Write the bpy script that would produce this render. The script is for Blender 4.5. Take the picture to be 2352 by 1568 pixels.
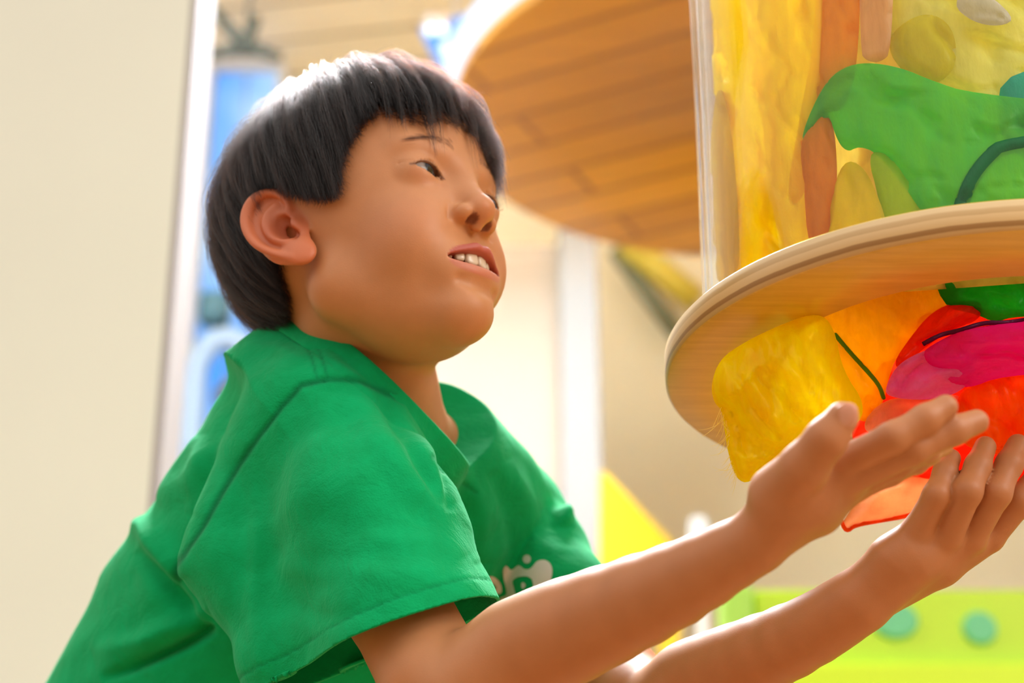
import bpy, bmesh, math, random
import numpy as np
from mathutils import Vector, Matrix
from mathutils.bvhtree import BVHTree

random.seed(7)
np.random.seed(7)
scene = bpy.context.scene
for ob in list(bpy.data.objects):
    bpy.data.objects.remove(ob)
COL = scene.collection

# ------------------------------------------------------------------ camera
PITCH = math.radians(24.0)
CAM = np.array([0.0, 0.0, 0.6])
FPX = 4200.0
cam_data = bpy.data.cameras.new('camera')
cam = bpy.data.objects.new('camera', cam_data)
COL.objects.link(cam)
cam.location = CAM.tolist()
cam.rotation_euler = (math.radians(90) + PITCH, 0, 0)
cam_data.sensor_width = 36.0
cam_data.lens = FPX * 36.0 / 2352.0
cam_data.clip_start = 0.05
cam_data.clip_end = 200
cam_data.dof.use_dof = True
cam_data.dof.focus_distance = 1.02
cam_data.dof.aperture_fstop = 5.6
scene.camera = cam

# ------------------------------------------------------------------ light
world = bpy.data.worlds.new('world')
scene.world = world
world.use_nodes = True
bg = world.node_tree.nodes['Background']
_wt = world.node_tree
_tc = _wt.nodes.new('ShaderNodeTexCoord')
_sp = _wt.nodes.new('ShaderNodeSeparateXYZ')
_cr = _wt.nodes.new('ShaderNodeValToRGB')
_mr = _wt.nodes.new('ShaderNodeMapRange')
_mr.inputs['From Min'].default_value = -1.0
_wt.links.new(_tc.outputs['Generated'], _sp.inputs[0])
_wt.links.new(_sp.outputs['Z'], _mr.inputs['Value'])
_wt.links.new(_mr.outputs['Result'], _cr.inputs['Fac'])
_wt.links.new(_cr.outputs['Color'], bg.inputs['Color'])
_e = _cr.color_ramp.elements
_e[0].position = 0.0
_e[0].color = (0.10, 0.055, 0.03, 1)
_e[1].position = 1.0
_e[1].color = (1.0, 0.96, 0.92, 1)
for _p, _c in ((0.46, (0.22, 0.13, 0.075)), (0.54, (0.40, 0.33, 0.26)), (0.72, (0.95, 0.88, 0.80))):
    _n = _e.new(_p)
    _n.color = (*_c, 1)
bg.inputs['Strength'].default_value = 1.05


def area_light(name, loc, target, size, power, color, size_y=None):
    l = bpy.data.lights.new(name, 'AREA')
    l.energy = power
    l.color = color
    l.size = size
    if size_y:
        l.shape = 'RECTANGLE'
        l.size_y = size_y
    o = bpy.data.objects.new(name, l)
    COL.objects.link(o)
    o.location = loc
    o.rotation_euler = (Vector(target) - Vector(loc)).to_track_quat('-Z', 'Y').to_euler()
    return o


scene.view_settings.view_transform = 'Standard'
scene.view_settings.look = 'None'
scene.view_settings.gamma = 1.0
scene.view_settings.use_curve_mapping = False
scene.view_settings.exposure = 0.36
area_light('skylight', (-0.1, 3.1, 3.9), (0.05, 1.0, 1.1), 1.5, 480, (0.93, 0.96, 1.0), 1.2)
area_light('room_fill_light', (2.6, -0.6, 2.6), (0.1, 1.0, 1.0), 1.6, 46, (1.0, 0.93, 0.84), 1.6)  # unseen soft fill from the front right, no window there

# ------------------------------------------------------------------ helpers
SINP, COSP = math.sin(PITCH), math.cos(PITCH)
AX_R = np.array([1.0, 0, 0])
AX_F = np.array([0, COSP, SINP])
AX_U = np.array([0, -SINP, COSP])


def P(px, py, d):
    """the place seen at photo position (px, py), d metres in front of the camera"""
    return CAM + AX_F * d + AX_R * ((px - 1176) * d / FPX) - AX_U * ((py - 784) * d / FPX)


def ray(px, py):
    v = AX_F + AX_R * ((px - 1176) / FPX) - AX_U * ((py - 784) / FPX)
    return v / np.linalg.norm(v)


def to_px(w):
    q = np.asarray(w) - CAM
    d = q @ AX_F
    return np.stack([1176 + FPX * (q @ AX_R) / d, 784 - FPX * (q @ AX_U) / d, d], -1)


def smin(a, b, k):
    h = np.clip(0.5 + 0.5 * (b - a) / k, 0, 1)
    return b + (a - b) * h - k * h * (1 - h)


def smax(a, b, k):
    return -smin(-a, -b, k)


def ell(p, c, r):
    r = np.asarray(r, dtype=np.float32)
    q = (p - np.asarray(c, dtype=np.float32)) / r
    k0 = np.sqrt((q * q).sum(1)) + 1e-9
    q2 = q / r
    k1 = np.sqrt((q2 * q2).sum(1)) + 1e-9
    return k0 * (k0 - 1) / k1


def sph(p, c, r):
    q = p - np.asarray(c, dtype=np.float32)
    return np.sqrt((q * q).sum(1)) - r


def rcone(p, a, b, ra, rb):
    a = np.asarray(a, dtype=np.float32)
    ab = np.asarray(b, dtype=np.float32) - a
    pa = p - a
    t = np.clip(pa @ ab / (ab @ ab), 0, 1)
    q = pa - t[:, None] * ab
    return np.sqrt((q * q).sum(1)) - (ra + t * (rb - ra))


def chain(p, pts, rs, k=None):
    d = None
    for i in range(len(pts) - 1):
        e = rcone(p, pts[i], pts[i + 1], rs[i], rs[i + 1])
        d = e if d is None else (np.minimum(d, e) if k is None else smin(d, e, k))
    return d


def spline(pts, rs, n=4):
    """Catmull-Rom points and radii through a polyline"""
    q = np.concatenate([np.asarray(pts, float), np.asarray(rs, float)[:, None]], 1)
    out = []
    for i in range(len(q) - 1):
        a, b, c, d = q[max(i - 1, 0)], q[i], q[i + 1], q[min(i + 2, len(q) - 1)]
        for t in np.arange(n) / n:
            out.append(0.5 * (2 * b + (c - a) * t + (2 * a - 5 * b + 4 * c - d) * t * t + (3 * b - a - 3 * c + d) * t ** 3))
    out.append(q[-1])
    out = np.array(out)
    return [tuple(o[:-1]) for o in out], [float(o[-1]) for o in out]


def surface_nets(f, lo, hi, h, B=14, margin=1.7, project=2):
    """mesh of the zero level of f inside the box lo..hi, cell size h"""
    lo = np.asarray(lo, float)
    n = np.ceil((np.asarray(hi, float) - lo) / h / B).astype(int)
    ib = np.stack(np.meshgrid(*[np.arange(k) for k in n], indexing='ij'), -1).reshape(-1, 3)
    cen = lo + (ib + 0.5) * B * h
    keep = np.zeros(len(ib), bool)
    for s in range(0, len(cen), 20000):
        keep[s:s + 20000] = np.abs(f(cen[s:s + 20000].astype(np.float32))) < B * h * 0.87 * margin
    ib = ib[keep]
    g = np.arange(B + 1)
    loc = np.stack(np.meshgrid(g, g, g, indexing='ij'), -1).reshape(-1, 3)
    big = n * B + 4
    keys, pos, edges = [], [], []
    corner = np.array([[i, j, k] for i in (0, 1) for j in (0, 1) for k in (0, 1)])
    pairs = [(a, b) for a in range(8) for b in range(a + 1, 8) if np.abs(corner[a] - corner[b]).sum() == 1]
    for b in ib:
        base = b * B
        pts = (lo + (base + loc) * h).astype(np.float32)
        v = f(pts).reshape(B + 1, B + 1, B + 1)
        if v.min() > 0 or v.max() < 0:
            continue
        cs = np.stack([v[c[0]:c[0] + B, c[1]:c[1] + B, c[2]:c[2] + B] for c in corner], -1)
        ins = cs < 0
        cnt = ins.sum(-1)
        act = np.argwhere((cnt > 0) & (cnt < 8))
        if len(act):
            va = cs[act[:, 0], act[:, 1], act[:, 2]]
            acc = np.zeros((len(act), 3))
            num = np.zeros(len(act))
            for a, c in pairs:
                m = (va[:, a] < 0) != (va[:, c] < 0)
                t = va[m, a] / (va[m, a] - va[m, c])
                acc[m] += corner[a] + t[:, None] * (corner[c] - corner[a])
                num[m] += 1
            gi = base + act
            keys.append((gi[:, 0] * big[1] + gi[:, 1]) * big[2] + gi[:, 2])
            pos.append(lo + (gi + acc / num[:, None]) * h)
        for ax in range(3):
            s0 = v[:B, :B, :B]
            s1 = [v[1:, :B, :B], v[:B, 1:, :B], v[:B, :B, 1:]][ax]
            m = np.argwhere((s0 < 0) != (s1 < 0))
            if len(m):
                edges.append(np.concatenate([base + m, np.full((len(m), 1), ax),
                                             (s0[m[:, 0], m[:, 1], m[:, 2]] < 0)[:, None]], 1))
    keys = np.concatenate(keys)
    pos = np.concatenate(pos)
    o = np.argsort(keys)
    keys, pos = keys[o], pos[o]
    E = np.concatenate(edges)
    quads = []
    for ax in range(3):
        e = E[E[:, 3] == ax]
        u, w = [(1, 2), (2, 0), (0, 1)][ax]
        idx = []
        ok = np.ones(len(e), bool)
        for du, dw in ((-1, -1), (0, -1), (0, 0), (-1, 0)):
            q = e[:, :3].copy()
            q[:, u] += du
            q[:, w] += dw
            kk = (q[:, 0] * big[1] + q[:, 1]) * big[2] + q[:, 2]
            j = np.clip(np.searchsorted(keys, kk), 0, len(keys) - 1)
            ok &= keys[j] == kk
            idx.append(j)
        idx = np.stack(idx, 1)
        fl = e[:, 4] == 0
        idx[fl] = idx[fl][:, ::-1]
        quads.append(idx[ok])
    quads = np.concatenate(quads)
    for it in range(project):
        pos = project_to(f, pos, h)
    return pos, quads


def grad_of(f, pos, e):
    g = np.zeros_like(pos)
    for a in range(3):
        dv = np.zeros(3)
        dv[a] = e
        g[:, a] = (chunked(f, pos + dv) - chunked(f, pos - dv)) / (2 * e)
    return g


def chunked(f, pos, n=6000):
    out = np.empty(len(pos))
    for s in range(0, len(pos), n):
        out[s:s + n] = f(pos[s:s + n].astype(np.float32))
    return out


def project_to(f, pos, h):
    v = chunked(f, pos)
    g = grad_of(f, pos, h * 0.4)
    g2 = (g * g).sum(1) + 1e-6
    step = -(v / g2)[:, None] * g
    ln = np.sqrt((step * step).sum(1)) + 1e-12
    step *= np.minimum(1, 0.4 * h / ln)[:, None]
    return pos + step


def mesh_from(name, pos, faces, smooth=True):
    me = bpy.data.meshes.new(name)
    pos = np.asarray(pos, np.float32)
    if isinstance(faces, np.ndarray):
        k = faces.shape[1]
        me.vertices.add(len(pos))
        me.vertices.foreach_set('co', pos.ravel())
        me.loops.add(faces.size)
        me.loops.foreach_set('vertex_index', faces.astype(np.int32).ravel())
        me.polygons.add(len(faces))
        me.polygons.foreach_set('loop_start', np.arange(0, faces.size, k, dtype=np.int32))
        me.update(calc_edges=True)
    else:
        me.from_pydata([tuple(p) for p in pos], [], faces)
    if smooth:
        me.polygons.foreach_set('use_smooth', np.ones(len(me.polygons), bool))
    me.update()
    return me


def set_color(me, name, rgb):
    a = me.color_attributes.new(name, 'FLOAT_COLOR', 'POINT')
    c = np.ones((len(rgb), 4), np.float32)
    c[:, :3] = rgb
    a.data.foreach_set('color', c.ravel())


def set_float(me, name, v):
    a = me.attributes.new(name, 'FLOAT', 'POINT')
    a.data.foreach_set('value', np.asarray(v, np.float32))


def link(name, data, mat=None, parent=None, label=None):
    o = bpy.data.objects.new(name, data)
    COL.objects.link(o)
    if mat is not None:
        data.materials.append(mat)
    if parent is not None:
        o.parent = parent
        o.matrix_parent_inverse = parent.matrix_basis.inverted()
    if label:
        o['label'] = label
    return o


def tag(o, label, cat, group=None, kind=None):
    if label:
        o['label'] = label
    if cat:
        o['category'] = cat
    if group:
        o['group'] = group
    if kind:
        o['kind'] = kind
    return o


def thing(name, loc, label, cat, group=None):
    o = bpy.data.objects.new(name, None)
    COL.objects.link(o)
    o.location = [float(c) for c in loc]
    o.empty_display_size = 0.05
    return tag(o, label, cat, group)


def mat(name, color=(0.8, 0.8, 0.8), rough=0.5, **kw):
    m = bpy.data.materials.new(name)
    m.use_nodes = True
    b = m.node_tree.nodes['Principled BSDF']
    b.inputs['Base Color'].default_value = (*color, 1)
    b.inputs['Roughness'].default_value = rough
    for k, v in kw.items():
        b.inputs[k.replace('_', ' ')].default_value = v
    return m


class NT:
    """small wrapper for building node trees"""

    def __init__(self, m):
        self.t = m.node_tree
        self.b = self.t.nodes.get('Principled BSDF')
        self.out = self.t.nodes.get('Material Output')

    def n(self, typ, **kw):
        nd = self.t.nodes.new(typ)
        for k, v in kw.items():
            if k in nd.inputs:
                nd.inputs[k].default_value = v
            else:
                setattr(nd, k, v)
        return nd

    def l(self, a, b):
        self.t.links.new(a, b)


def box_mesh(name, lo, hi, bevel=0.0):
    bm = bmesh.new()
    bmesh.ops.create_cube(bm, size=1)
    lo, hi = np.array(lo, float), np.array(hi, float)
    for v in bm.verts:
        v.co = Vector(lo + (np.array(v.co) + 0.5) * (hi - lo))
    if bevel:
        bmesh.ops.bevel(bm, geom=bm.edges[:], offset=bevel, segments=3, affect='EDGES', profile=0.5)
    me = bpy.data.meshes.new(name)
    bm.to_mesh(me)
    bm.free()
    return me


def tube_mesh(name, pts, rad, seg=10, closed=False):
    """round tube along a polyline; rad a number or a list"""
    pts = np.asarray(pts, float)
    n = len(pts)
    rad = np.full(n, rad) if np.isscalar(rad) else np.asarray(rad)
    V, Fc = [], []
    up = np.array([0.13, 0.31, 0.94])
    for i in range(n):
        t = pts[min(i + 1, n - 1)] - pts[max(i - 1, 0)]
        t /= np.linalg.norm(t) + 1e-12
        a = np.cross(t, up)
        a /= np.linalg.norm(a) + 1e-12
        b = np.cross(t, a)
        for k in range(seg):
            th = 2 * math.pi * k / seg
            V.append(pts[i] + rad[i] * (a * math.cos(th) + b * math.sin(th)))
    for i in range(n - 1):
        for k in range(seg):
            k2 = (k + 1) % seg
            Fc.append((i * seg + k, i * seg + k2, (i + 1) * seg + k2, (i + 1) * seg + k))
    Fc.append(tuple(range(seg))[::-1])
    Fc.append(tuple((n - 1) * seg + k for k in range(seg)))
    return mesh_from(name, V, Fc)


def lathe_mesh(name, prof, seg=96, center=(0, 0, 0), a0=0.0, a1=2 * math.pi, closed_profile=True):
    """profile of (r, z) turned about a vertical axis"""
    full = abs(a1 - a0 - 2 * math.pi) < 1e-6
    m = seg if full else seg + 1
    V, Fc = [], []
    k = len(prof)
    for i in range(m):
        a = a0 + (a1 - a0) * i / seg
        for r, z in prof:
            V.append((center[0] + r * math.cos(a), center[1] + r * math.sin(a), center[2] + z))
    for i in range(seg):
        i2 = (i + 1) % m
        for j in range(k if closed_profile else k - 1):
            j2 = (j + 1) % k
            Fc.append((i * k + j, i2 * k + j, i2 * k + j2, i * k + j2))
    return mesh_from(name, V, Fc)
scene.cycles.transparent_max_bounces = 24
scene.cycles.max_bounces = 8
scene.cycles.caustics_reflective = False

# ------------------------------------------------------------------ the room
def structure(o):
    o['kind'] = 'structure'
    return o


def painted(name, color, rough=0.7, vary=0.04, scale=3.0):
    m = mat(name, color, rough)
    t = NT(m)
    tc = t.n('ShaderNodeTexCoord')
    no = t.n('ShaderNodeTexNoise', Scale=scale, Detail=4.0)
    t.l(tc.outputs['Object'], no.inputs['Vector'])
    cr = t.n('ShaderNodeValToRGB')
    cr.color_ramp.elements[0].color = (*[c * (1 - vary) for c in color], 1)
    cr.color_ramp.elements[1].color = (*[min(1, c * (1 + vary)) for c in color], 1)
    t.l(no.outputs['Fac'], cr.inputs['Fac'])
    t.l(cr.outputs['Color'], t.b.inputs['Base Color'])
    return m


def planks(name, c1, c2, rot=0.0, scale=1.0, width=0.1, gap=(0.2, 0.12, 0.05), rough=0.45, line=0.004, length=1.2):
    """wooden boards laid along a direction in the object's own xy plane"""
    m = mat(name, c1, rough)
    t = NT(m)
    tc = t.n('ShaderNodeTexCoord')
    mp = t.n('ShaderNodeMapping')
    mp.inputs['Rotation'].default_value = (0, 0, rot)
    t.l(tc.outputs['Object'], mp.inputs['Vector'])
    br = t.n('ShaderNodeTexBrick', Scale=1.0)
    br.inputs['Brick Width'].default_value = length
    br.inputs['Row Height'].default_value = width
    br.inputs['Mortar Size'].default_value = line
    br.inputs['Color1'].default_value = (*c1, 1)
    br.inputs['Color2'].default_value = (*c2, 1)
    br.inputs['Mortar'].default_value = (*gap, 1)
    br.inputs['Bias'].default_value = 0.0
    t.l(mp.outputs['Vector'], br.inputs['Vector'])
    mp2 = t.n('ShaderNodeMapping')
    mp2.inputs['Rotation'].default_value = (0, 0, rot)
    mp2.inputs['Scale'].default_value = (3, 40, 3)
    t.l(tc.outputs['Object'], mp2.inputs['Vector'])
    no = t.n('ShaderNodeTexNoise', Scale=1.0, Detail=5.0)
    t.l(mp2.outputs['Vector'], no.inputs['Vector'])
    mr = t.n('ShaderNodeMapRange')
    mr.inputs['To Min'].default_value = 0.8
    mr.inputs['To Max'].default_value = 1.2
    t.l(no.outputs['Fac'], mr.inputs['Value'])
    mx = t.n('ShaderNodeMix', data_type='RGBA', blend_type='MULTIPLY')
    mx.inputs['Factor'].default_value = 1.0
    t.l(br.outputs['Color'], mx.inputs[6])
    t.l(mr.outputs['Result'], mx.inputs[7])
    t.l(mx.outputs[2], t.b.inputs['Base Color'])
    return m


def glow(name, color, strength):
    m = bpy.data.materials.new(name)
    m.use_nodes = True
    nt = m.node_tree
    nt.nodes.clear()
    out = nt.nodes.new('ShaderNodeOutputMaterial')
    e = nt.nodes.new('ShaderNodeEmission')
    e.inputs['Color'].default_value = (*color, 1)
    e.inputs['Strength'].default_value = strength
    nt.links.new(e.outputs[0], out.inputs[0])
    return m


WALL_Y = 5.6
CEIL_Z = 4.1
structure(link('floor', box_mesh('floor', (-4, -3, -0.1), (4.5, 5.8, 0)), painted('beige_floor', (0.34, 0.19, 0.085), 0.5)))
structure(link('wall_back', box_mesh('wall_back', (-4, WALL_Y, 0), (4.5, WALL_Y + 0.15, CEIL_Z)), painted('olive_cream_paint', (0.84, 0.79, 0.62))))
structure(link('ceiling', box_mesh('ceiling', (-4, 2.6, CEIL_Z), (4.5, 5.8, CEIL_Z + 0.1)),
               planks('ceiling_boards', (0.88, 0.80, 0.64), (0.80, 0.73, 0.58), 0.2, width=0.22, gap=(0.36, 0.29, 0.18), length=6.0, line=0.01)))
structure(link('wall_left', box_mesh('wall_left', (-2.2, 2.4, 0), (-0.503, 2.53, CEIL_Z), 0.004), painted('cream_paint', (0.88, 0.92, 0.82))))
structure(link('trim_1', box_mesh('trim_1', (-0.5025, 2.402, 0), (-0.491, 2.535, CEIL_Z), 0.002), painted('pale_lilac_edge', (0.44, 0.42, 0.44))))
# peach wall with its white end post on the right
structure(link('wall_right', box_mesh('wall_right', (-0.42, 4.55, 0), (0.128, 4.7, 2.92)), painted('peach_paint', (0.44, 0.365, 0.30))))
structure(link('trim_2', box_mesh('trim_2', (0.130, 4.45, 0), (0.232, 4.72, 3.0), 0.006), painted('white_post', (0.29, 0.285, 0.285))))


# windows in the back wall: frame, panes of blue daylight
def window(n, x0, x1, z0, z1, y, bars, label):
    w = bpy.data.objects.new('window_%d' % n, None)
    COL.objects.link(w)
    w.location = ((x0 + x1) / 2, y, z0)
    w['kind'] = 'structure'
    fm = bpy.data.materials.get('window_frame') or mat('window_frame', (0.62, 0.64, 0.70), 0.4)
    bw = 0.035
    for (a, b, c, d) in ((x0 - bw, x0, z0 - bw, z1 + bw), (x1, x1 + bw, z0 - bw, z1 + bw), (x0, x1, z0 - bw, z0), (x0, x1, z1, z1 + bw)):
        link('window_frame', box_mesh('window_frame', (a, y - 0.05, c), (b, y + 0.02, d), 0.004), fm, w)
    pm = bpy.data.materials.get('blue_daylight')
    if pm is None:
        pm = bpy.data.materials.new('blue_daylight')
        pm.use_nodes = True
        nt = pm.node_tree
        nt.nodes.clear()
        out = nt.nodes.new('ShaderNodeOutputMaterial')
        e = nt.nodes.new('ShaderNodeEmission')
        tc = nt.nodes.new('ShaderNodeTexCoord')
        no = nt.nodes.new('ShaderNodeTexNoise')
        no.inputs['Scale'].default_value = 2.2
        no.inputs['Detail'].default_value = 2.0
        cr = nt.nodes.new('ShaderNodeValToRGB')
        cr.color_ramp.elements[0].position = 0.35
        cr.color_ramp.elements[0].color = (0.10, 0.36, 0.95, 1)
        cr.color_ramp.elements[1].position = 0.68
        cr.color_ramp.elements[1].color = (0.55, 0.78, 1.0, 1)
        nt.links.new(tc.outputs['Object'], no.inputs['Vector'])
        nt.links.new(no.outputs['Fac'], cr.inputs['Fac'])
        nt.links.new(cr.outputs['Color'], e.inputs['Color'])
        e.inputs['Strength'].default_value = 0.95
        nt.links.new(e.outputs[0], out.inputs[0])
    xs = [x0 + (x1 - x0) * i / bars for i in range(bars + 1)]
    for i in range(bars):
        link('pane', box_mesh('pane', (xs[i] + 0.006, y - 0.006, z0), (xs[i + 1] - 0.006, y + 0.004, z1)), pm, w)
    return w


def at_y(px, py, y):
    r = ray(px, py)
    return CAM + r * (y - CAM[1]) / r[1]


a, b = at_y(430, 1010, 5.52), at_y(640, 172, 5.52)
window(1, a[0], b[0], a[2], b[2], 5.52, 2, 'tall blue window')

# blue upper window beside the wooden disc
def prism(name, pts, thick, axis):
    """solid with the polygon pts (3-D) as its front face, thick along axis"""
    axis = np.asarray(axis, float)
    n = len(pts)
    V = [np.asarray(p, float) for p in pts] + [np.asarray(p, float) + axis * thick for p in pts]
    Fc = [tuple(range(n)), tuple(range(2 * n - 1, n - 1, -1))]
    for i in range(n):
        Fc.append((i, n + i, n + (i + 1) % n, (i + 1) % n))
    me = mesh_from(name, V, Fc, smooth=False)
    bm = bmesh.new()
    bm.from_mesh(me)
    bmesh.ops.recalc_face_normals(bm, faces=bm.faces[:])
    bm.to_mesh(me)
    bm.free()
    return me


def ico(name, c, r, sub=3, scale=(1, 1, 1)):
    bm = bmesh.new()
    bmesh.ops.create_icosphere(bm, subdivisions=sub, radius=1)
    for v in bm.verts:
        v.co = Vector((c[0] + v.co.x * r * scale[0], c[1] + v.co.y * r * scale[1], c[2] + v.co.z * r * scale[2]))
    me = bpy.data.meshes.new(name)
    bm.to_mesh(me)
    bm.free()
    me.polygons.foreach_set('use_smooth', np.ones(len(me.polygons), bool))
    return me


# hanging blue glass panel with its two small lamps
bp_pts = [at_y(965, 62, 4.3), at_y(1125, 18, 4.3), at_y(1085, 180, 4.3), at_y(1010, 150, 4.3)]
blue_panel = link('hanging_panel', prism('hanging_panel', bp_pts, 0.03, (0, 1, 0)), None)
blue_panel.data.materials.append(glow('blue_lit_glass', (0.16, 0.42, 1.0), 0.95))
tag(blue_panel, 'small tapering blue glass panel lit from behind, hanging left of the wooden disc', 'panel')
_c = (np.array(bp_pts[:2]).mean(0))
link('hanging_rod', tube_mesh('hanging_rod', [_c + np.array([0, 0.015, -0.02]), np.array([_c[0], _c[1] + 0.015, 3.2]), np.array([_c[0], _c[1] + 0.015, CEIL_Z])], 0.006), mat('rod_grey', (0.4, 0.4, 0.42), 0.4), blue_panel)
link('lit_strip', prism('lit_strip', [at_y(1010, 100, 4.27), at_y(1098, 76, 4.27), at_y(1092, 108, 4.27), at_y(1018, 130, 4.27)], 0.02, (0, 1, 0)),
     glow('white_strip', (0.85, 0.95, 1.0), 1.5), blue_panel)
for k, (px, lab) in enumerate(((988, 'small round white lamp on the outer corner of the blue hanging panel'),
                               (1016, 'small round white lamp nearer the middle of the blue hanging panel'))):
    c = at_y(px, 68, 4.2)
    o = thing('spot_lamp', c + np.array([0, 0, 0.03]), lab, 'lamp', 'round lamps on the blue panel')
    link('bulb', ico('bulb', c, 0.014), glow('lamp_white', (0.85, 0.9, 1.0), 2.2), o)
    link('lamp_housing', lathe_mesh('lamp_housing', [(0.001, 0.012), (0.017, 0.012), (0.02, 0.03), (0.012, 0.045), (0.001, 0.045)], 24, c), mat('lamp_grey', (0.5, 0.5, 0.55), 0.4), o)

# dark ceiling bracket
brk_m = mat('dark_steel', (0.055, 0.075, 0.08), 0.45)
hub = at_y(565, 108, 4.6)
br = thing('ceiling_bracket', hub, 'dark steel ceiling bracket with arms meeting at a hub, beside the left wall', 'bracket')
link('hub', ico('hub', hub, 0.034, 3, (1, 1, 0.8)), brk_m, br)
for (x, y) in ((470, 0), (645, 132), (470, 128), (590, 40)):
    e = at_y(x, y, 4.6)
    link('arm', tube_mesh('arm', [hub, (hub + e) / 2, e], [0.022, 0.018, 0.014]), brk_m, br)
link('ceiling_rod', tube_mesh('ceiling_rod', [hub, hub + np.array([0, 0.0, (CEIL_Z - hub[2]) * 0.5]), np.array([hub[0], hub[1], CEIL_Z])], 0.006), brk_m, br)

# round wooden disc hanging under the ceiling
DC = np.array([0.527, 3.338, 2.6])
DRAD = 0.650
disc = thing('ceiling_disc', DC, 'large round wooden slatted disc with a lit white rim hanging under the ceiling', 'ceiling panel')
wood_disc = planks('disc_slats', (0.92, 0.46, 0.05), (0.66, 0.30, 0.05), 0.49, width=0.125, gap=(0.45, 0.19, 0.04), length=0.9, line=0.008, rough=0.45)
me = lathe_mesh('slatted_face', [(0.0001, 0.0), (DRAD - 0.004, 0.0), (DRAD - 0.001, 0.001), (DRAD, 0.004), (DRAD, 0.026), (DRAD - 0.003, 0.03), (0.0001, 0.03)], 128)
o = link('slatted_face', me, wood_disc, disc)
o.matrix_parent_inverse = Matrix.Identity(4)
me = lathe_mesh('lit_rim', [(DRAD - 0.02, 0.032), (DRAD + 0.028, 0.032), (DRAD + 0.028, 0.075), (DRAD - 0.02, 0.075)], 128)
o = link('lit_rim', me, glow('rim_light', (0.72, 0.83, 1.0), 1.25), disc, 'glowing bluish white rim')
o.matrix_parent_inverse = Matrix.Identity(4)
for k in range(3):
    an = k * 2.094 + 0.4
    o = link('hanging_rod', tube_mesh('hanging_rod', [(0.4 * math.cos(an), 0.4 * math.sin(an), 0.03), (0.4 * math.cos(an), 0.4 * math.sin(an), CEIL_Z - 2.6)], 0.006), brk_m, disc)
    o.matrix_parent_inverse = Matrix.Identity(4)

# blue arch and dark ball seen in front of the blue window
arc_c = at_y(515, 868, 5.0)
pts = [arc_c + np.array([0.085 * math.cos(t), 0, 0.13 * math.sin(t) - 0.0]) for t in np.linspace(-0.15, math.pi + 0.15, 24)]
pts = [np.array([pts[0][0], pts[0][1], 0.0])] + pts + [np.array([pts[-1][0], pts[-1][1], 0.0])]
tag(link('play_arch', tube_mesh('play_arch', pts, 0.034), mat('pale_blue_plastic', (0.42, 0.60, 0.95), 0.35)),
    'pale blue rounded arch standing in front of the blue window', 'play arch')
ball_c = arc_c + np.array([0.01, 0.28, 0.05])
bl = thing('globe_lamp', (ball_c[0], ball_c[1], 0), 'grey ball on a dark post under the pale blue arch', 'lamp')
link('ball', ico('ball', ball_c, 0.085, 3, (1, 0.9, 0.85)), mat('grey_ball', (0.22, 0.25, 0.25), 0.5), bl)
link('ball_collar', lathe_mesh('ball_collar', [(0.001, -0.11), (0.05, -0.11), (0.062, -0.06), (0.001, -0.05)], 24, ball_c), mat('teal_dark', (0.04, 0.13, 0.19), 0.5), bl)
link('post', tube_mesh('post', [ball_c + np.array([0, 0, -0.1]), np.array([ball_c[0], ball_c[1], 0])], 0.022), brk_m, bl)
c = at_y(492, 712, 5.2)
sp = thing('speaker_box', c, 'small dark teal box fixed to the blue window above the arch', 'box')
link('cabinet', box_mesh('cabinet', c - np.array([0.045, 0.05, 0.05]), c + np.array([0.045, 0.05, 0.05]), 0.02), mat('teal_box', (0.05, 0.16, 0.24), 0.5), sp)
link('wall_arm', tube_mesh('wall_arm', [c, c + np.array([0, WALL_Y - 5.2, 0.0])], 0.012), brk_m, sp)

# dark slanting brace and yellow sail on the far wall
p0, p1 = at_y(1415, 575, 5.45), at_y(1560, 770, 5.45)
tag(link('wall_brace', tube_mesh('wall_brace', [p0, (p0 + p1) / 2, p1], 0.030), mat('olive_steel', (0.16, 0.17, 0.10), 0.5)),
    'dark slanting brace on the olive wall beneath the wooden disc', 'brace')
pts = [at_y(1378, 1085, 4.2), at_y(1392, 1085, 4.2), at_y(1560, 1262, 4.2), at_y(1560, 1420, 4.2), at_y(1378, 1420, 4.2)]
ys = thing('yellow_slide', (pts[0][0] + 0.1, 4.2, 0), 'yellow slanting slide panel standing right of the white post', 'slide')
link('side_panel', prism('side_panel', pts, 0.05, (0, 1, 0)), mat('yellow_panel', (0.93, 0.62, 0.01), 0.5), ys)
for q in (pts[4], pts[3]):
    link('leg', box_mesh('leg', (q[0] - 0.0 if q is pts[4] else q[0] - 0.05, 4.2, 0), (q[0] + 0.05 if q is pts[4] else q[0], 4.25, q[2])), mat('yellow_leg', (0.9, 0.6, 0.02), 0.5), ys)

p0, p1 = at_y(1440, 560, 5.40), at_y(1600, 690, 5.40)
tag(link('wall_brace', tube_mesh('wall_brace', [p0, (p0 + p1) / 2, p1], 0.045), mat('mustard_steel', (0.62, 0.50, 0.06), 0.5)),
    'mustard yellow slanting brace above the dark brace on the olive wall', 'brace')

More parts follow.
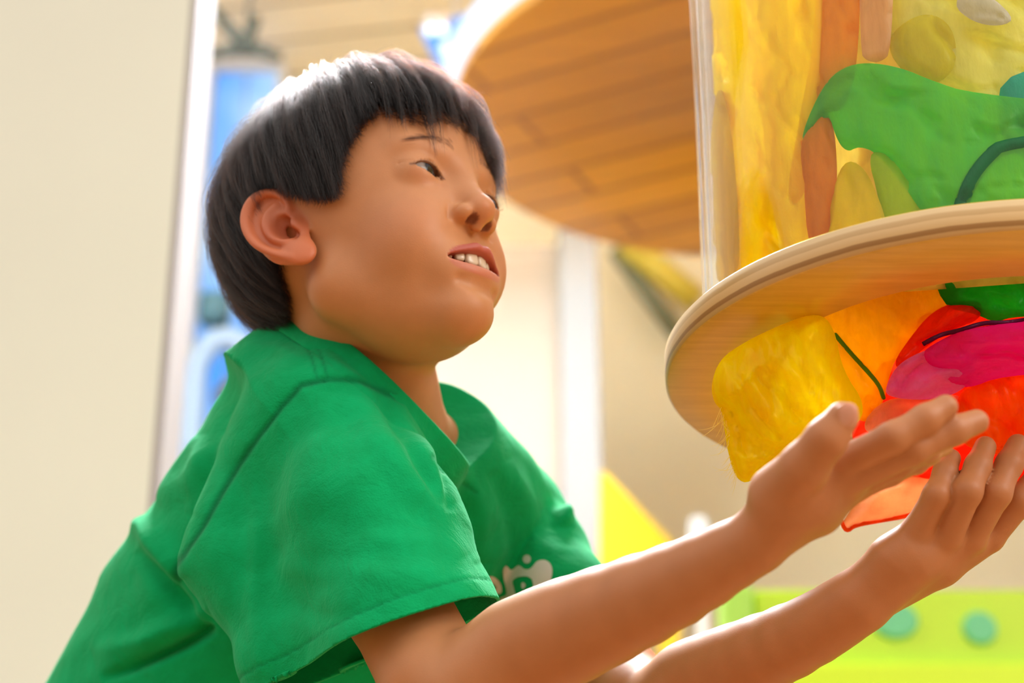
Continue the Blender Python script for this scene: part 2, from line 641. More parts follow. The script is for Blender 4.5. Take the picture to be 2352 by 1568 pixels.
# lime green play panel in the lower right
PY = 3.0
tl = at_y(1655, 1352, PY)
pw = thing('play_barrier', (tl[0] + 1.0, PY, 0), 'lime green play panel with teal spots in the lower right', 'play panel')
lime = painted('lime_board', (0.52, 0.80, 0.02), 0.45, 0.08, 1.5)
link('board', box_mesh('board', (tl[0] + 0.055, PY, 0.0), (tl[0] + 2.2, PY + 0.06, tl[2]), 0.008), lime, pw)
link('end_post', box_mesh('end_post', (tl[0], PY - 0.02, 0.0), (tl[0] + 0.052, PY + 0.08, tl[2] + 0.004), 0.008), mat('green_post', (0.42, 0.78, 0.10), 0.45), pw)
z0 = at_y(1700, 1530, PY)[2]
link('lower_rail', box_mesh('lower_rail', (tl[0] + 0.06, PY - 0.03, z0 - 0.3), (tl[0] + 2.2, PY - 0.002, z0), 0.006), mat('bright_lime', (0.66, 0.95, 0.01), 0.45), pw)
for (px, py, r, sx) in ((2250, 1443, 0.030, 1.0), (2055, 1425, 0.034, 1.2)):
    c = at_y(px, py, PY)
    bm = bmesh.new()
    bmesh.ops.create_cone(bm, cap_ends=True, segments=40, radius1=r, radius2=r * 0.85, depth=0.012,
                          matrix=Matrix.Translation((c[0], PY - 0.004, c[2])) @ Matrix.Rotation(math.radians(90), 4, 'X') @ Matrix.Diagonal((sx, 1, 1, 1)))
    me = bpy.data.meshes.new('spot')
    bm.to_mesh(me)
    bm.free()
    link('spot', me, mat('teal_spot', (0.16, 0.62, 0.30), 0.5), pw, 'teal spot')
c = at_y(1606, 1262, 4.9)
wl = thing('table_lamp', (c[0], c[1], 0), 'bright white lamp glowing between the yellow slide and the lime panel', 'lamp')
link('lamp_shade', lathe_mesh('lamp_shade', [(0.001, 0.09), (0.022, 0.09), (0.038, -0.07), (0.001, -0.07)], 32, c), glow('lamp_glow', (1.0, 0.98, 0.92), 1.1), wl)
link('lamp_post', tube_mesh('lamp_post', [c + np.array([0, 0, -0.09]), np.array([c[0], c[1], 0.0])], 0.015), mat('lamp_stand', (0.75, 0.74, 0.70), 0.4), wl)

# ------------------------------------------------------------------ wooden ring and clear tube
RC = np.array([0.2818, 1.0130, 1.0292])
RR, RT = 0.1889, 0.0193
TUBE_R, TUBE_IN = 0.1640, 0.1600


def plywood():
    m = mat('birch_plywood', (0.72, 0.44, 0.17), 0.33)
    t = NT(m)
    tc = t.n('ShaderNodeTexCoord')
    sep = t.n('ShaderNodeSeparateXYZ')
    t.l(tc.outputs['Object'], sep.inputs[0])
    # long grain of the face veneer
    mp = t.n('ShaderNodeMapping')
    mp.inputs['Scale'].default_value = (14, 160, 14)
    mp.inputs['Rotation'].default_value = (0, 0, 0.5)
    t.l(tc.outputs['Object'], mp.inputs['Vector'])
    no = t.n('ShaderNodeTexNoise', Scale=1.0, Detail=6.0, Roughness=0.6)
    t.l(mp.outputs['Vector'], no.inputs['Vector'])
    face = t.n('ShaderNodeValToRGB')
    face.color_ramp.elements[0].position = 0.3
    face.color_ramp.elements[0].color = (0.66, 0.40, 0.07, 1)
    face.color_ramp.elements[1].position = 0.75
    face.color_ramp.elements[1].color = (0.82, 0.53, 0.11, 1)
    t.l(no.outputs['Fac'], face.inputs['Fac'])
    # plies on the edge
    mz = t.n('ShaderNodeMath', operation='MULTIPLY')
    mz.inputs[1].default_value = 1 / 0.0193
    t.l(sep.outputs['Z'], mz.inputs[0])
    ply = t.n('ShaderNodeValToRGB')
    el = ply.color_ramp.elements
    el[0].position = 0.0
    el[0].color = (0.62, 0.40, 0.16, 1)
    el[1].position = 1.0
    el[1].color = (0.74, 0.55, 0.28, 1)
    for p, c in ((0.14, (0.60, 0.38, 0.15)), (0.18, (0.36, 0.19, 0.06)), (0.30, (0.40, 0.22, 0.07)), (0.34, (0.70, 0.48, 0.21)),
                 (0.56, (0.72, 0.50, 0.23)), (0.60, (0.56, 0.36, 0.14)), (0.72, (0.60, 0.40, 0.17)), (0.78, (0.76, 0.56, 0.29))):
        e = el.new(p)
        e.color = (*c, 1)
    wob = t.n('ShaderNodeTexNoise', Scale=30.0, Detail=3.0)
    t.l(tc.outputs['Object'], wob.inputs['Vector'])
    ad = t.n('ShaderNodeMath', operation='MULTIPLY_ADD')
    ad.inputs[1].default_value = 0.10
    t.l(wob.outputs['Fac'], ad.inputs[0])
    sb = t.n('ShaderNodeMath', operation='SUBTRACT')
    sb.inputs[1].default_value = 0.05
    t.l(mz.outputs[0], ad.inputs[2])
    t.l(ad.outputs[0], sb.inputs[0])
    t.l(sb.outputs[0], ply.inputs['Fac'])
    ge = t.n('ShaderNodeNewGeometry')
    sn = t.n('ShaderNodeSeparateXYZ')
    t.l(ge.outputs['Normal'], sn.inputs[0])
    ab = t.n('ShaderNodeMath', operation='ABSOLUTE')
    t.l(sn.outputs['Z'], ab.inputs[0])
    gt = t.n('ShaderNodeMath', operation='GREATER_THAN')
    gt.inputs[1].default_value = 0.75
    t.l(ab.outputs[0], gt.inputs[0])
    mx = t.n('ShaderNodeMix', data_type='RGBA')
    t.l(gt.outputs[0], mx.inputs['Factor'])
    t.l(ply.outputs['Color'], mx.inputs[6])
    t.l(face.outputs['Color'], mx.inputs[7])
    t.l(mx.outputs[2], t.b.inputs['Base Color'])
    return m


def clear_acrylic():
    m = bpy.data.materials.new('clear_acrylic')
    m.use_nodes = True
    nt = m.node_tree
    nt.nodes.clear()
    out = nt.nodes.new('ShaderNodeOutputMaterial')
    tr = nt.nodes.new('ShaderNodeBsdfTransparent')
    tr.inputs['Color'].default_value = (0.975, 0.985, 0.985, 1)
    gl = nt.nodes.new('ShaderNodeBsdfGlossy')
    gl.inputs['Roughness'].default_value = 0.004
    gl.inputs['Color'].default_value = (1, 1, 1, 1)
    lw = nt.nodes.new('ShaderNodeLayerWeight')
    lw.inputs['Blend'].default_value = 0.5
    pw = nt.nodes.new('ShaderNodeMath')
    pw.operation = 'POWER'
    pw.inputs[1].default_value = 5.0
    nt.links.new(lw.outputs['Facing'], pw.inputs[0])
    fr = nt.nodes.new('ShaderNodeMath')
    fr.operation = 'MULTIPLY_ADD'
    fr.inputs[1].default_value = 0.85
    fr.inputs[2].default_value = 0.012
    nt.links.new(pw.outputs[0], fr.inputs[0])
    mx = nt.nodes.new('ShaderNodeMixShader')
    nt.links.new(fr.outputs[0], mx.inputs[0])
    nt.links.new(tr.outputs[0], mx.inputs[1])
    nt.links.new(gl.outputs[0], mx.inputs[2])
    nt.links.new(mx.outputs[0], out.inputs[0])
    return m


ring = thing('scarf_tube', RC, 'clear acrylic tube full of coloured scarves with a round plywood collar', 'display tube')
HOLE_R = 0.132
prof = [(HOLE_R + 0.003, 0), (RR - 0.002, 0), (RR, 0.002), (RR, RT - 0.002), (RR - 0.002, RT), (HOLE_R + 0.003, RT), (HOLE_R, RT - 0.003), (HOLE_R, 0.003)]
o = link('wooden_collar', lathe_mesh('wooden_collar', prof, 220), plywood(), ring, 'round birch plywood collar')
o.matrix_parent_inverse = Matrix.Identity(4)
_z0, _z1 = RT + 0.0003, 0.95
tp = [(TUBE_IN + 0.0006, _z0), (TUBE_R - 0.0006, _z0), (TUBE_R, _z0 + 0.0006), (TUBE_R, _z0 + 0.003), (TUBE_R, _z1 - 0.003), (TUBE_R, _z1 - 0.0006),
      (TUBE_R - 0.0006, _z1), (TUBE_IN + 0.0006, _z1), (TUBE_IN, _z1 - 0.0006), (TUBE_IN, _z1 - 0.003), (TUBE_IN, _z0 + 0.003), (TUBE_IN, _z0 + 0.0006)]
o = link('tube_wall', lathe_mesh('tube_wall', tp, 200), clear_acrylic(), ring, 'clear acrylic tube wall')
o.matrix_parent_inverse = Matrix.Identity(4)


# ------------------------------------------------------------------ silk scarves
def silk(name, color, sheer=0.45, deep=None, streak=1.0):
    m = bpy.data.materials.new(name)
    m.use_nodes = True
    nt = m.node_tree
    nt.nodes.clear()

    def n(t, **kw):
        x = nt.nodes.new(t)
        for k, v in kw.items():
            x.inputs[k].default_value = v
        return x
    out = n('ShaderNodeOutputMaterial')
    tc = n('ShaderNodeTexCoord')
    mp = n('ShaderNodeMapping')
    mp.inputs['Scale'].default_value = (60, 60, 14)
    nt.links.new(tc.outputs['Object'], mp.inputs['Vector'])
    no = n('ShaderNodeTexNoise', Scale=1.0, Detail=5.0, Roughness=0.65)
    nt.links.new(mp.outputs['Vector'], no.inputs['Vector'])
    cr = n('ShaderNodeValToRGB')
    c2 = deep if deep else tuple(c * 0.75 for c in color)
    cr.color_ramp.elements[0].position = 0.32
    cr.color_ramp.elements[0].color = (*c2, 1)
    cr.color_ramp.elements[1].position = 0.62
    cr.color_ramp.elements[1].color = (*color, 1)
    nt.links.new(no.outputs['Fac'], cr.inputs['Fac'])
    tr = n('ShaderNodeBsdfTransparent')
    tcol = tuple(0.12 + 0.88 * min(1, c * 1.1) for c in color)
    tr.inputs['Color'].default_value = (*tcol, 1)
    di = n('ShaderNodeBsdfDiffuse')
    tl = n('ShaderNodeBsdfTranslucent')
    nt.links.new(cr.outputs['Color'], di.inputs['Color'])
    nt.links.new(cr.outputs['Color'], tl.inputs['Color'])
    m1 = n('ShaderNodeMixShader')
    m1.inputs[0].default_value = 0.55
    nt.links.new(di.outputs[0], m1.inputs[1])
    nt.links.new(tl.outputs[0], m1.inputs[2])
    gl = n('ShaderNodeBsdfGlossy', Roughness=0.28)
    gl.inputs['Color'].default_value = (*[0.4 + 0.6 * c for c in color], 1)
    m2 = n('ShaderNodeMixShader')
    m2.inputs[0].default_value = 0.025
    nt.links.new(m1.outputs[0], m2.inputs[1])
    nt.links.new(gl.outputs[0], m2.inputs[2])
    m3 = n('ShaderNodeMixShader')
    m3.inputs[0].default_value = sheer
    nt.links.new(m2.outputs[0], m3.inputs[1])
    nt.links.new(tr.outputs[0], m3.inputs[2])
    bp = n('ShaderNodeBump', Strength=0.55, Distance=0.003)
    no2 = n('ShaderNodeTexNoise', Scale=1.0, Detail=4.0)
    mp2 = n('ShaderNodeMapping')
    mp2.inputs['Scale'].default_value = (130, 130, 45)
    nt.links.new(tc.outputs['Object'], mp2.inputs['Vector'])
    nt.links.new(mp2.outputs['Vector'], no2.inputs['Vector'])
    nt.links.new(no2.outputs['Fac'], bp.inputs['Height'])
    for b in (di, tl, gl):
        nt.links.new(bp.outputs['Normal'], b.inputs['Normal'])
    nt.links.new(m3.outputs[0], out.inputs[0])
    return m


def inside_poly(q, poly):
    x, y = q[:, 0], q[:, 1]
    ins = np.zeros(len(q), bool)
    n = len(poly)
    for i in range(n):
        x0, y0 = poly[i]
        x1, y1 = poly[(i + 1) % n]
        c = ((y0 > y) != (y1 > y)) & (x < (x1 - x0) * (y - y0) / (y1 - y0 + 1e-12) + x0)
        ins ^= c
    return ins


def poly_nearest(q, poly):
    poly = np.asarray(poly, float)
    best = np.full(len(q), 1e9)
    pt = q.copy()
    for i in range(len(poly)):
        a, b = poly[i], poly[(i + 1) % len(poly)]
        ab = b - a
        t = np.clip((q - a) @ ab / (ab @ ab + 1e-9), 0, 1)
        c = a + t[:, None] * ab
        d = np.hypot(*(q - c).T)
        m = d < best
        best[m] = d[m]
        pt[m] = c[m]
    return best, pt


def poly_line_dist(q, line):
    line = smooth_hem(line)
    best = np.full(len(q), 1e9)
    al = np.zeros(len(q))
    for i in range(len(line) - 1):
        a, b = line[i], line[i + 1]
        ab = b - a
        t = np.clip((q - a) @ ab / (ab @ ab + 1e-9), 0, 1)
        d = np.hypot(*(q - a - t[:, None] * ab).T)
        m = d < best
        best[m] = d[m]
        al[m] = ((i + t) / (len(line) - 1))[m]
    return best, al


def smooth_poly(poly, it=2):
    p = np.asarray(poly, float)
    for _ in range(it):
        nx = np.roll(p, -1, 0)
        p = np.stack([0.75 * p + 0.25 * nx, 0.25 * p + 0.75 * nx], 1).reshape(-1, 2)
    return p


def outline_grid(poly, step):
    poly = np.asarray(poly, float)
    lo, hi = poly.min(0) - step, poly.max(0) + step
    gx = np.arange(lo[0], hi[0] + step, step)
    gy = np.arange(lo[1], hi[1] + step, step)
    X, Y = np.meshgrid(gx, gy, indexing='ij')
    q = np.stack([X.ravel(), Y.ravel()], 1)
    ins = inside_poly(q, poly)
    I = ins.reshape(X.shape)
    cell = I[:-1, :-1] | I[1:, :-1] | I[:-1, 1:] | I[1:, 1:]
    idx = np.arange(X.size).reshape(X.shape)
    fa = np.stack([idx[:-1, :-1], idx[1:, :-1], idx[1:, 1:], idx[:-1, 1:]], -1)[cell]
    dist, near = poly_nearest(q, poly)
    q = np.where(ins[:, None], q, near)
    dist = np.where(ins, dist, 0)
    used = np.unique(fa)
    rm = np.zeros(X.size, int)
    rm[used] = np.arange(len(used))
    return q[used], dist[used], rm[fa]


def creases(q, seed, flow=(0.2, 1.0), n=7, wl=(40, 170)):
    """folds across the cloth, q in photo pixels -> value about -1..1"""
    r = np.random.default_rng(seed)
    v = np.zeros(len(q))
    f = np.array(flow) / np.hypot(*flow)
    side = np.array([-f[1], f[0]])
    tot = 0
    for i in range(n):
        w = r.uniform(*wl)
        ang = r.normal(0, 0.30)
        k = side * math.cos(ang) + f * math.sin(ang)
        ph = q @ k / w * 6.283 + r.uniform(0, 6.28) + 0.8 * np.sin(q @ f / r.uniform(120, 300) * 6.283 + r.uniform(0, 6.28))
        a = w / 100.0
        v += a * (1 - 2 * np.abs(np.sin(ph / 2)) ** 0.8)
        tot += a
    return v / tot * 2.2


def scarf(label, poly, depth, color, sheer=0.45, bulge=0.012, wr=0.004, seed=1, flow=(0.2, 1), back=True, step=7, deep=None, tilt=(0, 0), smooth=2, hem=None, hem_col=None, edge=60, folds=()):
    """hanging bunch of cloth: the outline seen from the front, swelling by bulge, with a front and a back layer"""
    poly = smooth_poly(poly, smooth)
    q, dist, fa = outline_grid(poly, step)
    cen = poly.mean(0)
    prof = np.sqrt(np.clip(1 - (1 - np.clip(dist / edge, 0, 1)) ** 2, 0, 1))
    dd = depth + (q - cen) @ np.array(tilt) / 1000.0
    cr = (creases(q, seed, flow) * 1.3 + creases(q, seed + 9, flow, 6, (24, 60)) * 0.22) * wr
    front = dd - bulge * prof + cr
    for line, wd, hgt in folds:
        di, al = poly_line_dist(q, line)
        front = front - np.exp(-(di / wd) ** 2) * hgt / 1000.0
    V = [P(x, y, d) for (x, y), d in zip(q, front)]
    faces = fa
    if back:
        cr2 = creases(q, seed + 50, flow) * 1.7 * wr
        bk = dd + bulge * prof + cr2 * (0.2 + 0.8 * prof) + 0.0015
        V += [P(x, y, d) for (x, y), d in zip(q, bk)]
        faces = np.concatenate([fa, fa[:, ::-1] + len(q)])
    m = silk('silk_' + label.split()[0], color, sheer, deep)
    me = mesh_from('silk_scarf', np.array(V), faces)
    o = link('silk_scarf', me, m)
    tag(o, label, 'scarf', 'silk scarves of the tube')
    if hem is not None:
        pts = []
        hm = silk('silk_hem', hem_col or color, 0.05)
        h = smooth_hem(hem)
        _, al = None, None
        for (x, y) in h:
            i = np.argmin(((q - (x, y)) ** 2).sum(1))
            pts.append(P(x, y, front[i] - 0.001))
        link('hem', tube_mesh('hem', pts, 0.0013, 8), hm, o, None if hem_col is None else 'rolled hem of another colour')
    return o


def smooth_hem(h):
    h = np.asarray(h, float)
    for _ in range(2):
        a = 0.75 * h[:-1] + 0.25 * h[1:]
        b = 0.25 * h[:-1] + 0.75 * h[1:]
        h = np.concatenate([h[:1], np.stack([a, b], 1).reshape(-1, 2), h[-1:]])
    return h


def on_tube(q, rad):
    """where the view through photo point q first meets the cylinder of radius rad about the tube's axis"""
    out = np.empty((len(q), 3))
    for i, (x, y) in enumerate(q):
        r = ray(x, y)
        o = CAM - RC
        a = r[0] ** 2 + r[1] ** 2
        b = o[0] * r[0] + o[1] * r[1]
        R = rad[i]
        disc = b * b - a * (o[0] ** 2 + o[1] ** 2 - R * R)
        t = (-b - math.sqrt(max(disc, 0.0))) / a
        p = CAM + r * t
        if disc < 0:
            v = (p - RC)[:2]
            v = v / np.linalg.norm(v) * R
            p = np.array([RC[0] + v[0], RC[1] + v[1], p[2]])
        out[i] = p
    return out


def tube_scarf(label, poly, inset, color, sheer=0.45, wr=0.004, seed=1, flow=(0.1, 1), step=8, deep=None, fold=0.014, smooth=2, edge=50, hem=None, hem_col=None):
    """cloth pressed against the inside of the tube; its edge rolls back towards the middle"""
    poly = smooth_poly(poly, smooth)
    q, dist, fa = outline_grid(poly, step)
    prof = 1 - np.clip(dist / edge, 0, 1)
    cr = (creases(q, seed, flow) * 1.2 + 1.0 + creases(q, seed + 9, flow, 6, (30, 70)) * 0.2) * wr
    rad = TUBE_IN - 0.0015 - inset - np.maximum(cr, 0) - fold * 0.35 * prof ** 2
    V = on_tube(q, rad)
    # a second layer folded behind the first
    rad2 = rad - 0.006 - fold * np.sqrt(np.clip(1 - prof ** 2, 0, 1)) - np.abs(creases(q, seed + 77, flow)) * wr
    rad2 = np.where(dist <= 0, rad - 0.0005, rad2)
    V2 = on_tube(q, rad2)
    m = silk('silk_' + label.split()[0], color, sheer, deep)
    me = mesh_from('silk_scarf', np.concatenate([V, V2]), np.concatenate([fa, fa[:, ::-1] + len(q)]))
    o = link('silk_scarf', me, m)
    tag(o, label, 'scarf', 'silk scarves of the tube')
    if hem is not None:
        h = smooth_hem(hem)
        rr = []
        for (x, y) in h:
            i = np.argmin(((q - (x, y)) ** 2).sum(1))
            rr.append(min(rad[i] - 0.002, TUBE_IN - 0.0052))
        link('hem', tube_mesh('hem', on_tube(h, np.array(rr)), 0.0042, 8), silk('silk_hem', hem_col or color, 0.05), o)
    return o


# --- inside the tube
YEL = (1.0, 0.82, 0.0)
tube_scarf('tall yellow scarf pressed against the left of the tube above the collar',
           [(1604, -260), (1890, -260), (1890, 120), (1870, 330), (1866, 560), (1800, 610), (1690, 660), (1625, 690), (1612, 300)], 0.006, YEL, 0.35, 0.006, 1, fold=0.02, deep=(1.0, 0.70, 0.0))
tube_scarf('olive yellow scarf folded into a pointed pocket at the left edge of the tube',
           [(1655, 195), (1640, 230), (1628, 380), (1632, 660), (1700, 640), (1697, 500), (1690, 400), (1678, 280)], 0.0, (0.92, 0.70, 0.02), 0.2, 0.003, 2, fold=0.008, edge=25)
tube_scarf('orange scarf hanging in a narrow strip at the top of the tube',
           [(1885, -260), (1978, -260), (1975, 130), (1940, 260), (1890, 250), (1850, 460), (1800, 480), (1840, 250), (1870, 100)], 0.012, (1.0, 0.50, 0.0), 0.15, 0.004, 3, fold=0.01, edge=30)
tube_scarf('deep orange scarf crumpled in the middle of the tube above the collar',
           [(1895, 255), (1918, 290), (1925, 440), (1900, 560), (1856, 575), (1846, 420), (1836, 330), (1865, 285)], 0.004, (1.0, 0.44, 0.0), 0.12, 0.004, 4, fold=0.01, edge=25)
tube_scarf('pale peach scarf in thin crinkled strips near the top of the tube',
           [(1972, -260), (2055, -260), (2050, 120), (2020, 145), (1990, 140), (1975, 120)], 0.009, (0.95, 0.66, 0.36), 0.35, 0.005, 5, fold=0.01, edge=25)
tube_scarf('pale lime scarf crumpled at the upper right of the tube',
           [(2040, -260), (2560, -260), (2560, 260), (2290, 280), (2180, 200), (2060, 150), (2038, 60)], 0.016, (0.90, 0.93, 0.34), 0.4, 0.007, 6, flow=(1, 0.6), fold=0.02)
tube_scarf('mustard scarf rolled into a ball beneath the pale lime scarf',
           [(2035, 110), (2060, 60), (2130, 25), (2190, 60), (2200, 150), (2150, 200), (2080, 175)], 0.008, (0.90, 0.80, 0.04), 0.35, 0.005, 7, flow=(1, 1), fold=0.016, edge=40)
tube_scarf('white scarf corner crumpled at the top right of the tube',
           [(2185, 10), (2235, -40), (2335, 40), (2300, 62), (2235, 52)], 0.006, (0.85, 0.80, 0.78), 0.3, 0.004, 8, flow=(1, 0.3), fold=0.008, edge=20)
tube_scarf('large leaf green scarf spread across the right of the tube',
           [(1838, 330), (1855, 270), (1895, 190), (1935, 155), (1990, 142), (2070, 155), (2140, 185), (2230, 215), (2610, 250), (2610, 470), (2130, 505), (2085, 440), (2015, 350), (1970, 335), (1950, 350), (1925, 330), (1900, 250), (1870, 300)],
           0.003, (0.26, 0.82, 0.06), 0.34, 0.004, 9, flow=(1, 0.5), fold=0.014, deep=(0.14, 0.70, 0.12),
           hem=[(2205, 480), (2225, 420), (2265, 365), (2310, 330), (2680, 300)], hem_col=(0.0, 0.32, 0.08))
tube_scarf('teal scarf at the right edge above the leaf green scarf',
           [(2305, 150), (2640, 150), (2640, 420), (2350, 380), (2285, 290)], 0.010, (0.08, 0.64, 0.55), 0.3, 0.003, 10, fold=0.01, edge=25)
tube_scarf('golden yellow scarf bulging over the collar below the orange one',
           [(1893, 560), (1905, 470), (1935, 365), (1985, 380), (2025, 470), (2040, 530), (1960, 560)], 0.002, (0.95, 0.80, 0.0), 0.3, 0.003, 12, fold=0.012, edge=35)
tube_scarf('lime scarf wedge between the golden and the leaf green scarves',
           [(1990, 350), (2040, 345), (2095, 420), (2150, 520), (2030, 545), (2020, 460)], 0.007, (0.62, 0.82, 0.01), 0.3, 0.003, 13, fold=0.01, edge=30)
tube_scarf('amber scarf lining the back of the tube behind the others',
           [(1660, -280), (2780, -280), (2780, 620), (1660, 700)], 0.060, (0.93, 0.78, 0.24), 0.3, 0.010, 14, step=16, fold=0.03)

# --- hanging below the collar
scarf('bright yellow scarf bunched under the left of the collar',
      [(1632, 885), (1652, 825), (1710, 785), (1800, 742), (1880, 716), (1916, 750), (1935, 850), (1990, 930), (1965, 985), (1860, 1010), (1790, 1050), (1722, 1112), (1690, 1100), (1672, 1040), (1664, 985), (1658, 940), (1640, 925)],
      1.02, (1.0, 0.88, 0.0), 0.28, 0.030, 0.006, 21, flow=(0.25, 1), deep=(1.0, 0.66, 0.0), edge=110, step=6,
      folds=[([(1690, 880), (1715, 960), (1770, 1020), (1830, 1010)], 7, 3.5), ([(1700, 870), (1735, 950), (1790, 1000)], 6, -3.0),
             ([(1780, 900), (1800, 960), (1830, 990), (1870, 900), (1880, 860)], 7, 3.0), ([(1800, 890), (1820, 950), (1850, 960), (1865, 890)], 6, -2.5),
             ([(1650, 900), (1680, 915), (1700, 890), (1740, 840)], 8, 3.5), ([(1660, 935), (1690, 950), (1700, 1000), (1720, 1070)], 6, -3.5),
             ([(1880, 760), (1895, 840), (1890, 950)], 7, 3.0), ([(1905, 780), (1915, 860), (1915, 960)], 5, -2.5), ([(1690, 1040), (1730, 1060), (1780, 1040)], 8, 3.5)])
scarf('amber scarf hanging under the collar behind the bright yellow one',
      [(1850, 660), (2000, 600), (2190, 575), (2185, 700), (2145, 725), (2115, 765), (2060, 815), (2040, 870), (2030, 925), (1985, 985), (1920, 900)],
      1.075, (0.90, 0.50, 0.0), 0.2, 0.012, 0.004, 22, flow=(0.4, 1), deep=(0.75, 0.42, 0.0),
      hem=[(1918, 768), (1955, 812), (1995, 855), (2020, 885), (2030, 915)], hem_col=(0.20, 0.50, 0.01))
scarf('deep green scarf hanging under the right of the collar',
      [(2130, 560), (2250, 560), (2590, 540), (2590, 725), (2330, 725), (2285, 742), (2240, 720), (2160, 705)],
      1.06, (0.02, 0.46, 0.03), 0.15, 0.012, 0.004, 23, flow=(1, 0.2), edge=40)
scarf('scarlet scarf crumpled between the green and the magenta scarves',
      [(2050, 835), (2090, 775), (2140, 715), (2200, 690), (2258, 690), (2252, 735), (2190, 755), (2120, 800), (2070, 850)],
      1.062, (0.95, 0.07, 0.01), 0.2, 0.010, 0.006, 24, flow=(1, -0.5), edge=30)
scarf('violet pink scarf sticking out to the left of the magenta one',
      [(2036, 882), (2062, 835), (2130, 800), (2210, 790), (2250, 850), (2205, 903), (2130, 920), (2034, 912)],
      1.036, (0.98, 0.30, 0.92), 0.12, 0.012, 0.006, 25, flow=(1, -0.25), deep=(0.92, 0.16, 0.74), edge=40)
scarf('magenta scarf under the deep green and scarlet ones',
      [(2110, 815), (2150, 785), (2230, 748), (2540, 720), (2540, 850), (2300, 862), (2225, 893), (2180, 880)],
      1.028, (1.0, 0.02, 0.46), 0.1, 0.014, 0.006, 35, flow=(1, -0.35), deep=(0.96, 0.03, 0.52), edge=50,
      hem=[(2120, 790), (2160, 768), (2200, 760), (2260, 740), (2310, 742), (2390, 728)], hem_col=(0.25, 0.02, 0.16))
scarf('vivid orange scarf behind the fingers of the nearer hand',
      [(2195, 905), (2250, 872), (2330, 845), (2660, 835), (2660, 1060), (2280, 1050), (2190, 1010)],
      1.05, (1.0, 0.28, 0.0), 0.12, 0.014, 0.006, 26, flow=(0.7, 1), deep=(1.0, 0.17, 0.0), edge=50)
scarf('salmon pink scarf between the thumb and first finger of the nearer hand',
      [(1970, 985), (2030, 912), (2130, 915), (2215, 900), (2215, 985), (2120, 1030), (2040, 1010)],
      1.055, (1.0, 0.50, 0.36), 0.2, 0.008, 0.005, 27, flow=(0.8, -0.6), edge=35)
scarf('dark red scarf low behind both hands',
      [(1945, 985), (1990, 880), (2060, 790), (2140, 690), (2560, 680), (2560, 1130), (2240, 1110), (2080, 1095), (1985, 1060)],
      1.095, (0.95, 0.06, 0.01), 0.4, 0.010, 0.006, 28, flow=(1, 0.2), edge=40)
scarf('sheer orange scarf with a rolled hem hanging lowest behind the hands',
      [(1930, 1192), (1946, 1226), (1962, 1206), (2080, 1186), (2150, 1160), (2610, 1120), (2610, 1040), (2150, 1030), (2040, 1075)],
      1.10, (1.0, 0.48, 0.24), 0.55, 0.004, 0.004, 29, flow=(1, -0.4), edge=30, smooth=1,
      hem=[(1930, 1192), (1944, 1222), (1962, 1206), (2020, 1196), (2090, 1184), (2150, 1162), (2260, 1146), (2680, 1122)], hem_col=(1.0, 0.16, 0.0))

# ------------------------------------------------------------------ the boy: shape of the head
def head_axes():
    yaw, pit, rol = math.radians(49.1), math.radians(8.5), math.radians(0.5)
    cy, sy = math.cos(yaw), math.sin(yaw)
    M = np.array([[cy, sy, 0], [sy, -cy, 0], [0, 0, 1.0]]).T.copy()
    M = np.stack([[cy, sy, 0], [sy, -cy, 0], [0, 0, 1.0]], 1)
    cp, sp = math.cos(pit), math.sin(pit)
    cr, sr = math.cos(rol), math.sin(rol)
    return M @ np.array([[1, 0, 0], [0, cp, -sp], [0, sp, cp]]) @ np.array([[cr, 0, sr], [0, 1, 0], [-sr, 0, cr]])


HR = head_axes()
HC = P(857.6, 612.7, 1.144)


def to_head(w):
    return (np.asarray(w) - HC) @ HR * 1000.0


def from_head(l):
    return np.asarray(l, float) / 1000.0 @ HR.T + HC


EYE = np.array([28.5, 64.6, 20.0])
EYE_R = 12.8
MOUTH_TILT = 0.09


def eye_slit(p, ax):
    # almond opening, u from the outer (0) to the inner (1) corner
    u = (42.5 - ax) / 26.5
    uu = np.clip(u, 0, 1)
    line = 20.5 - 2.5 * uu
    v = np.clip((uu - 0.20) / 0.80, 0, 1)
    arch = np.sqrt(np.clip(1 - (2 * v - 1) ** 2, 0, 1)) * (0.72 + 0.38 * v)
    up = line + 5.1 * arch
    dn = line - 3.1 * arch
    z = p[:, 2]
    d = np.maximum(z - up, dn - z)
    return np.maximum(np.maximum(d, np.abs(u - 0.5) * 26.5 - 13.25), 62 - p[:, 1]), up, dn, u


HELIX = spline([(6, 5, 3), (16, 0, 4), (27, 4, 5), (32.5, 12, 5), (31, 21, 5), (23, 28, 5), (10, 31, 5), (-5, 28, 5), (-17, 20, 4), (-26, 10, 3)],
               [2.2, 2.8, 3.2, 3.5, 3.6, 3.6, 3.5, 3.3, 3.0, 3.0])
ANTIHELIX = spline([(20, 8, 3.5), (15, 15, 4), (6, 18.5, 4.5), (-5, 17, 4.5), (-12, 11, 4)], [2.2, 3.0, 3.2, 3.2, 2.8])
SCAPHA = spline([(24, 12, 6.5), (20, 22, 6.5), (8, 25, 6.5), (-6, 22, 6.0), (-14, 16, 5.6)], [2.2, 2.6, 2.6, 2.2, 1.5])


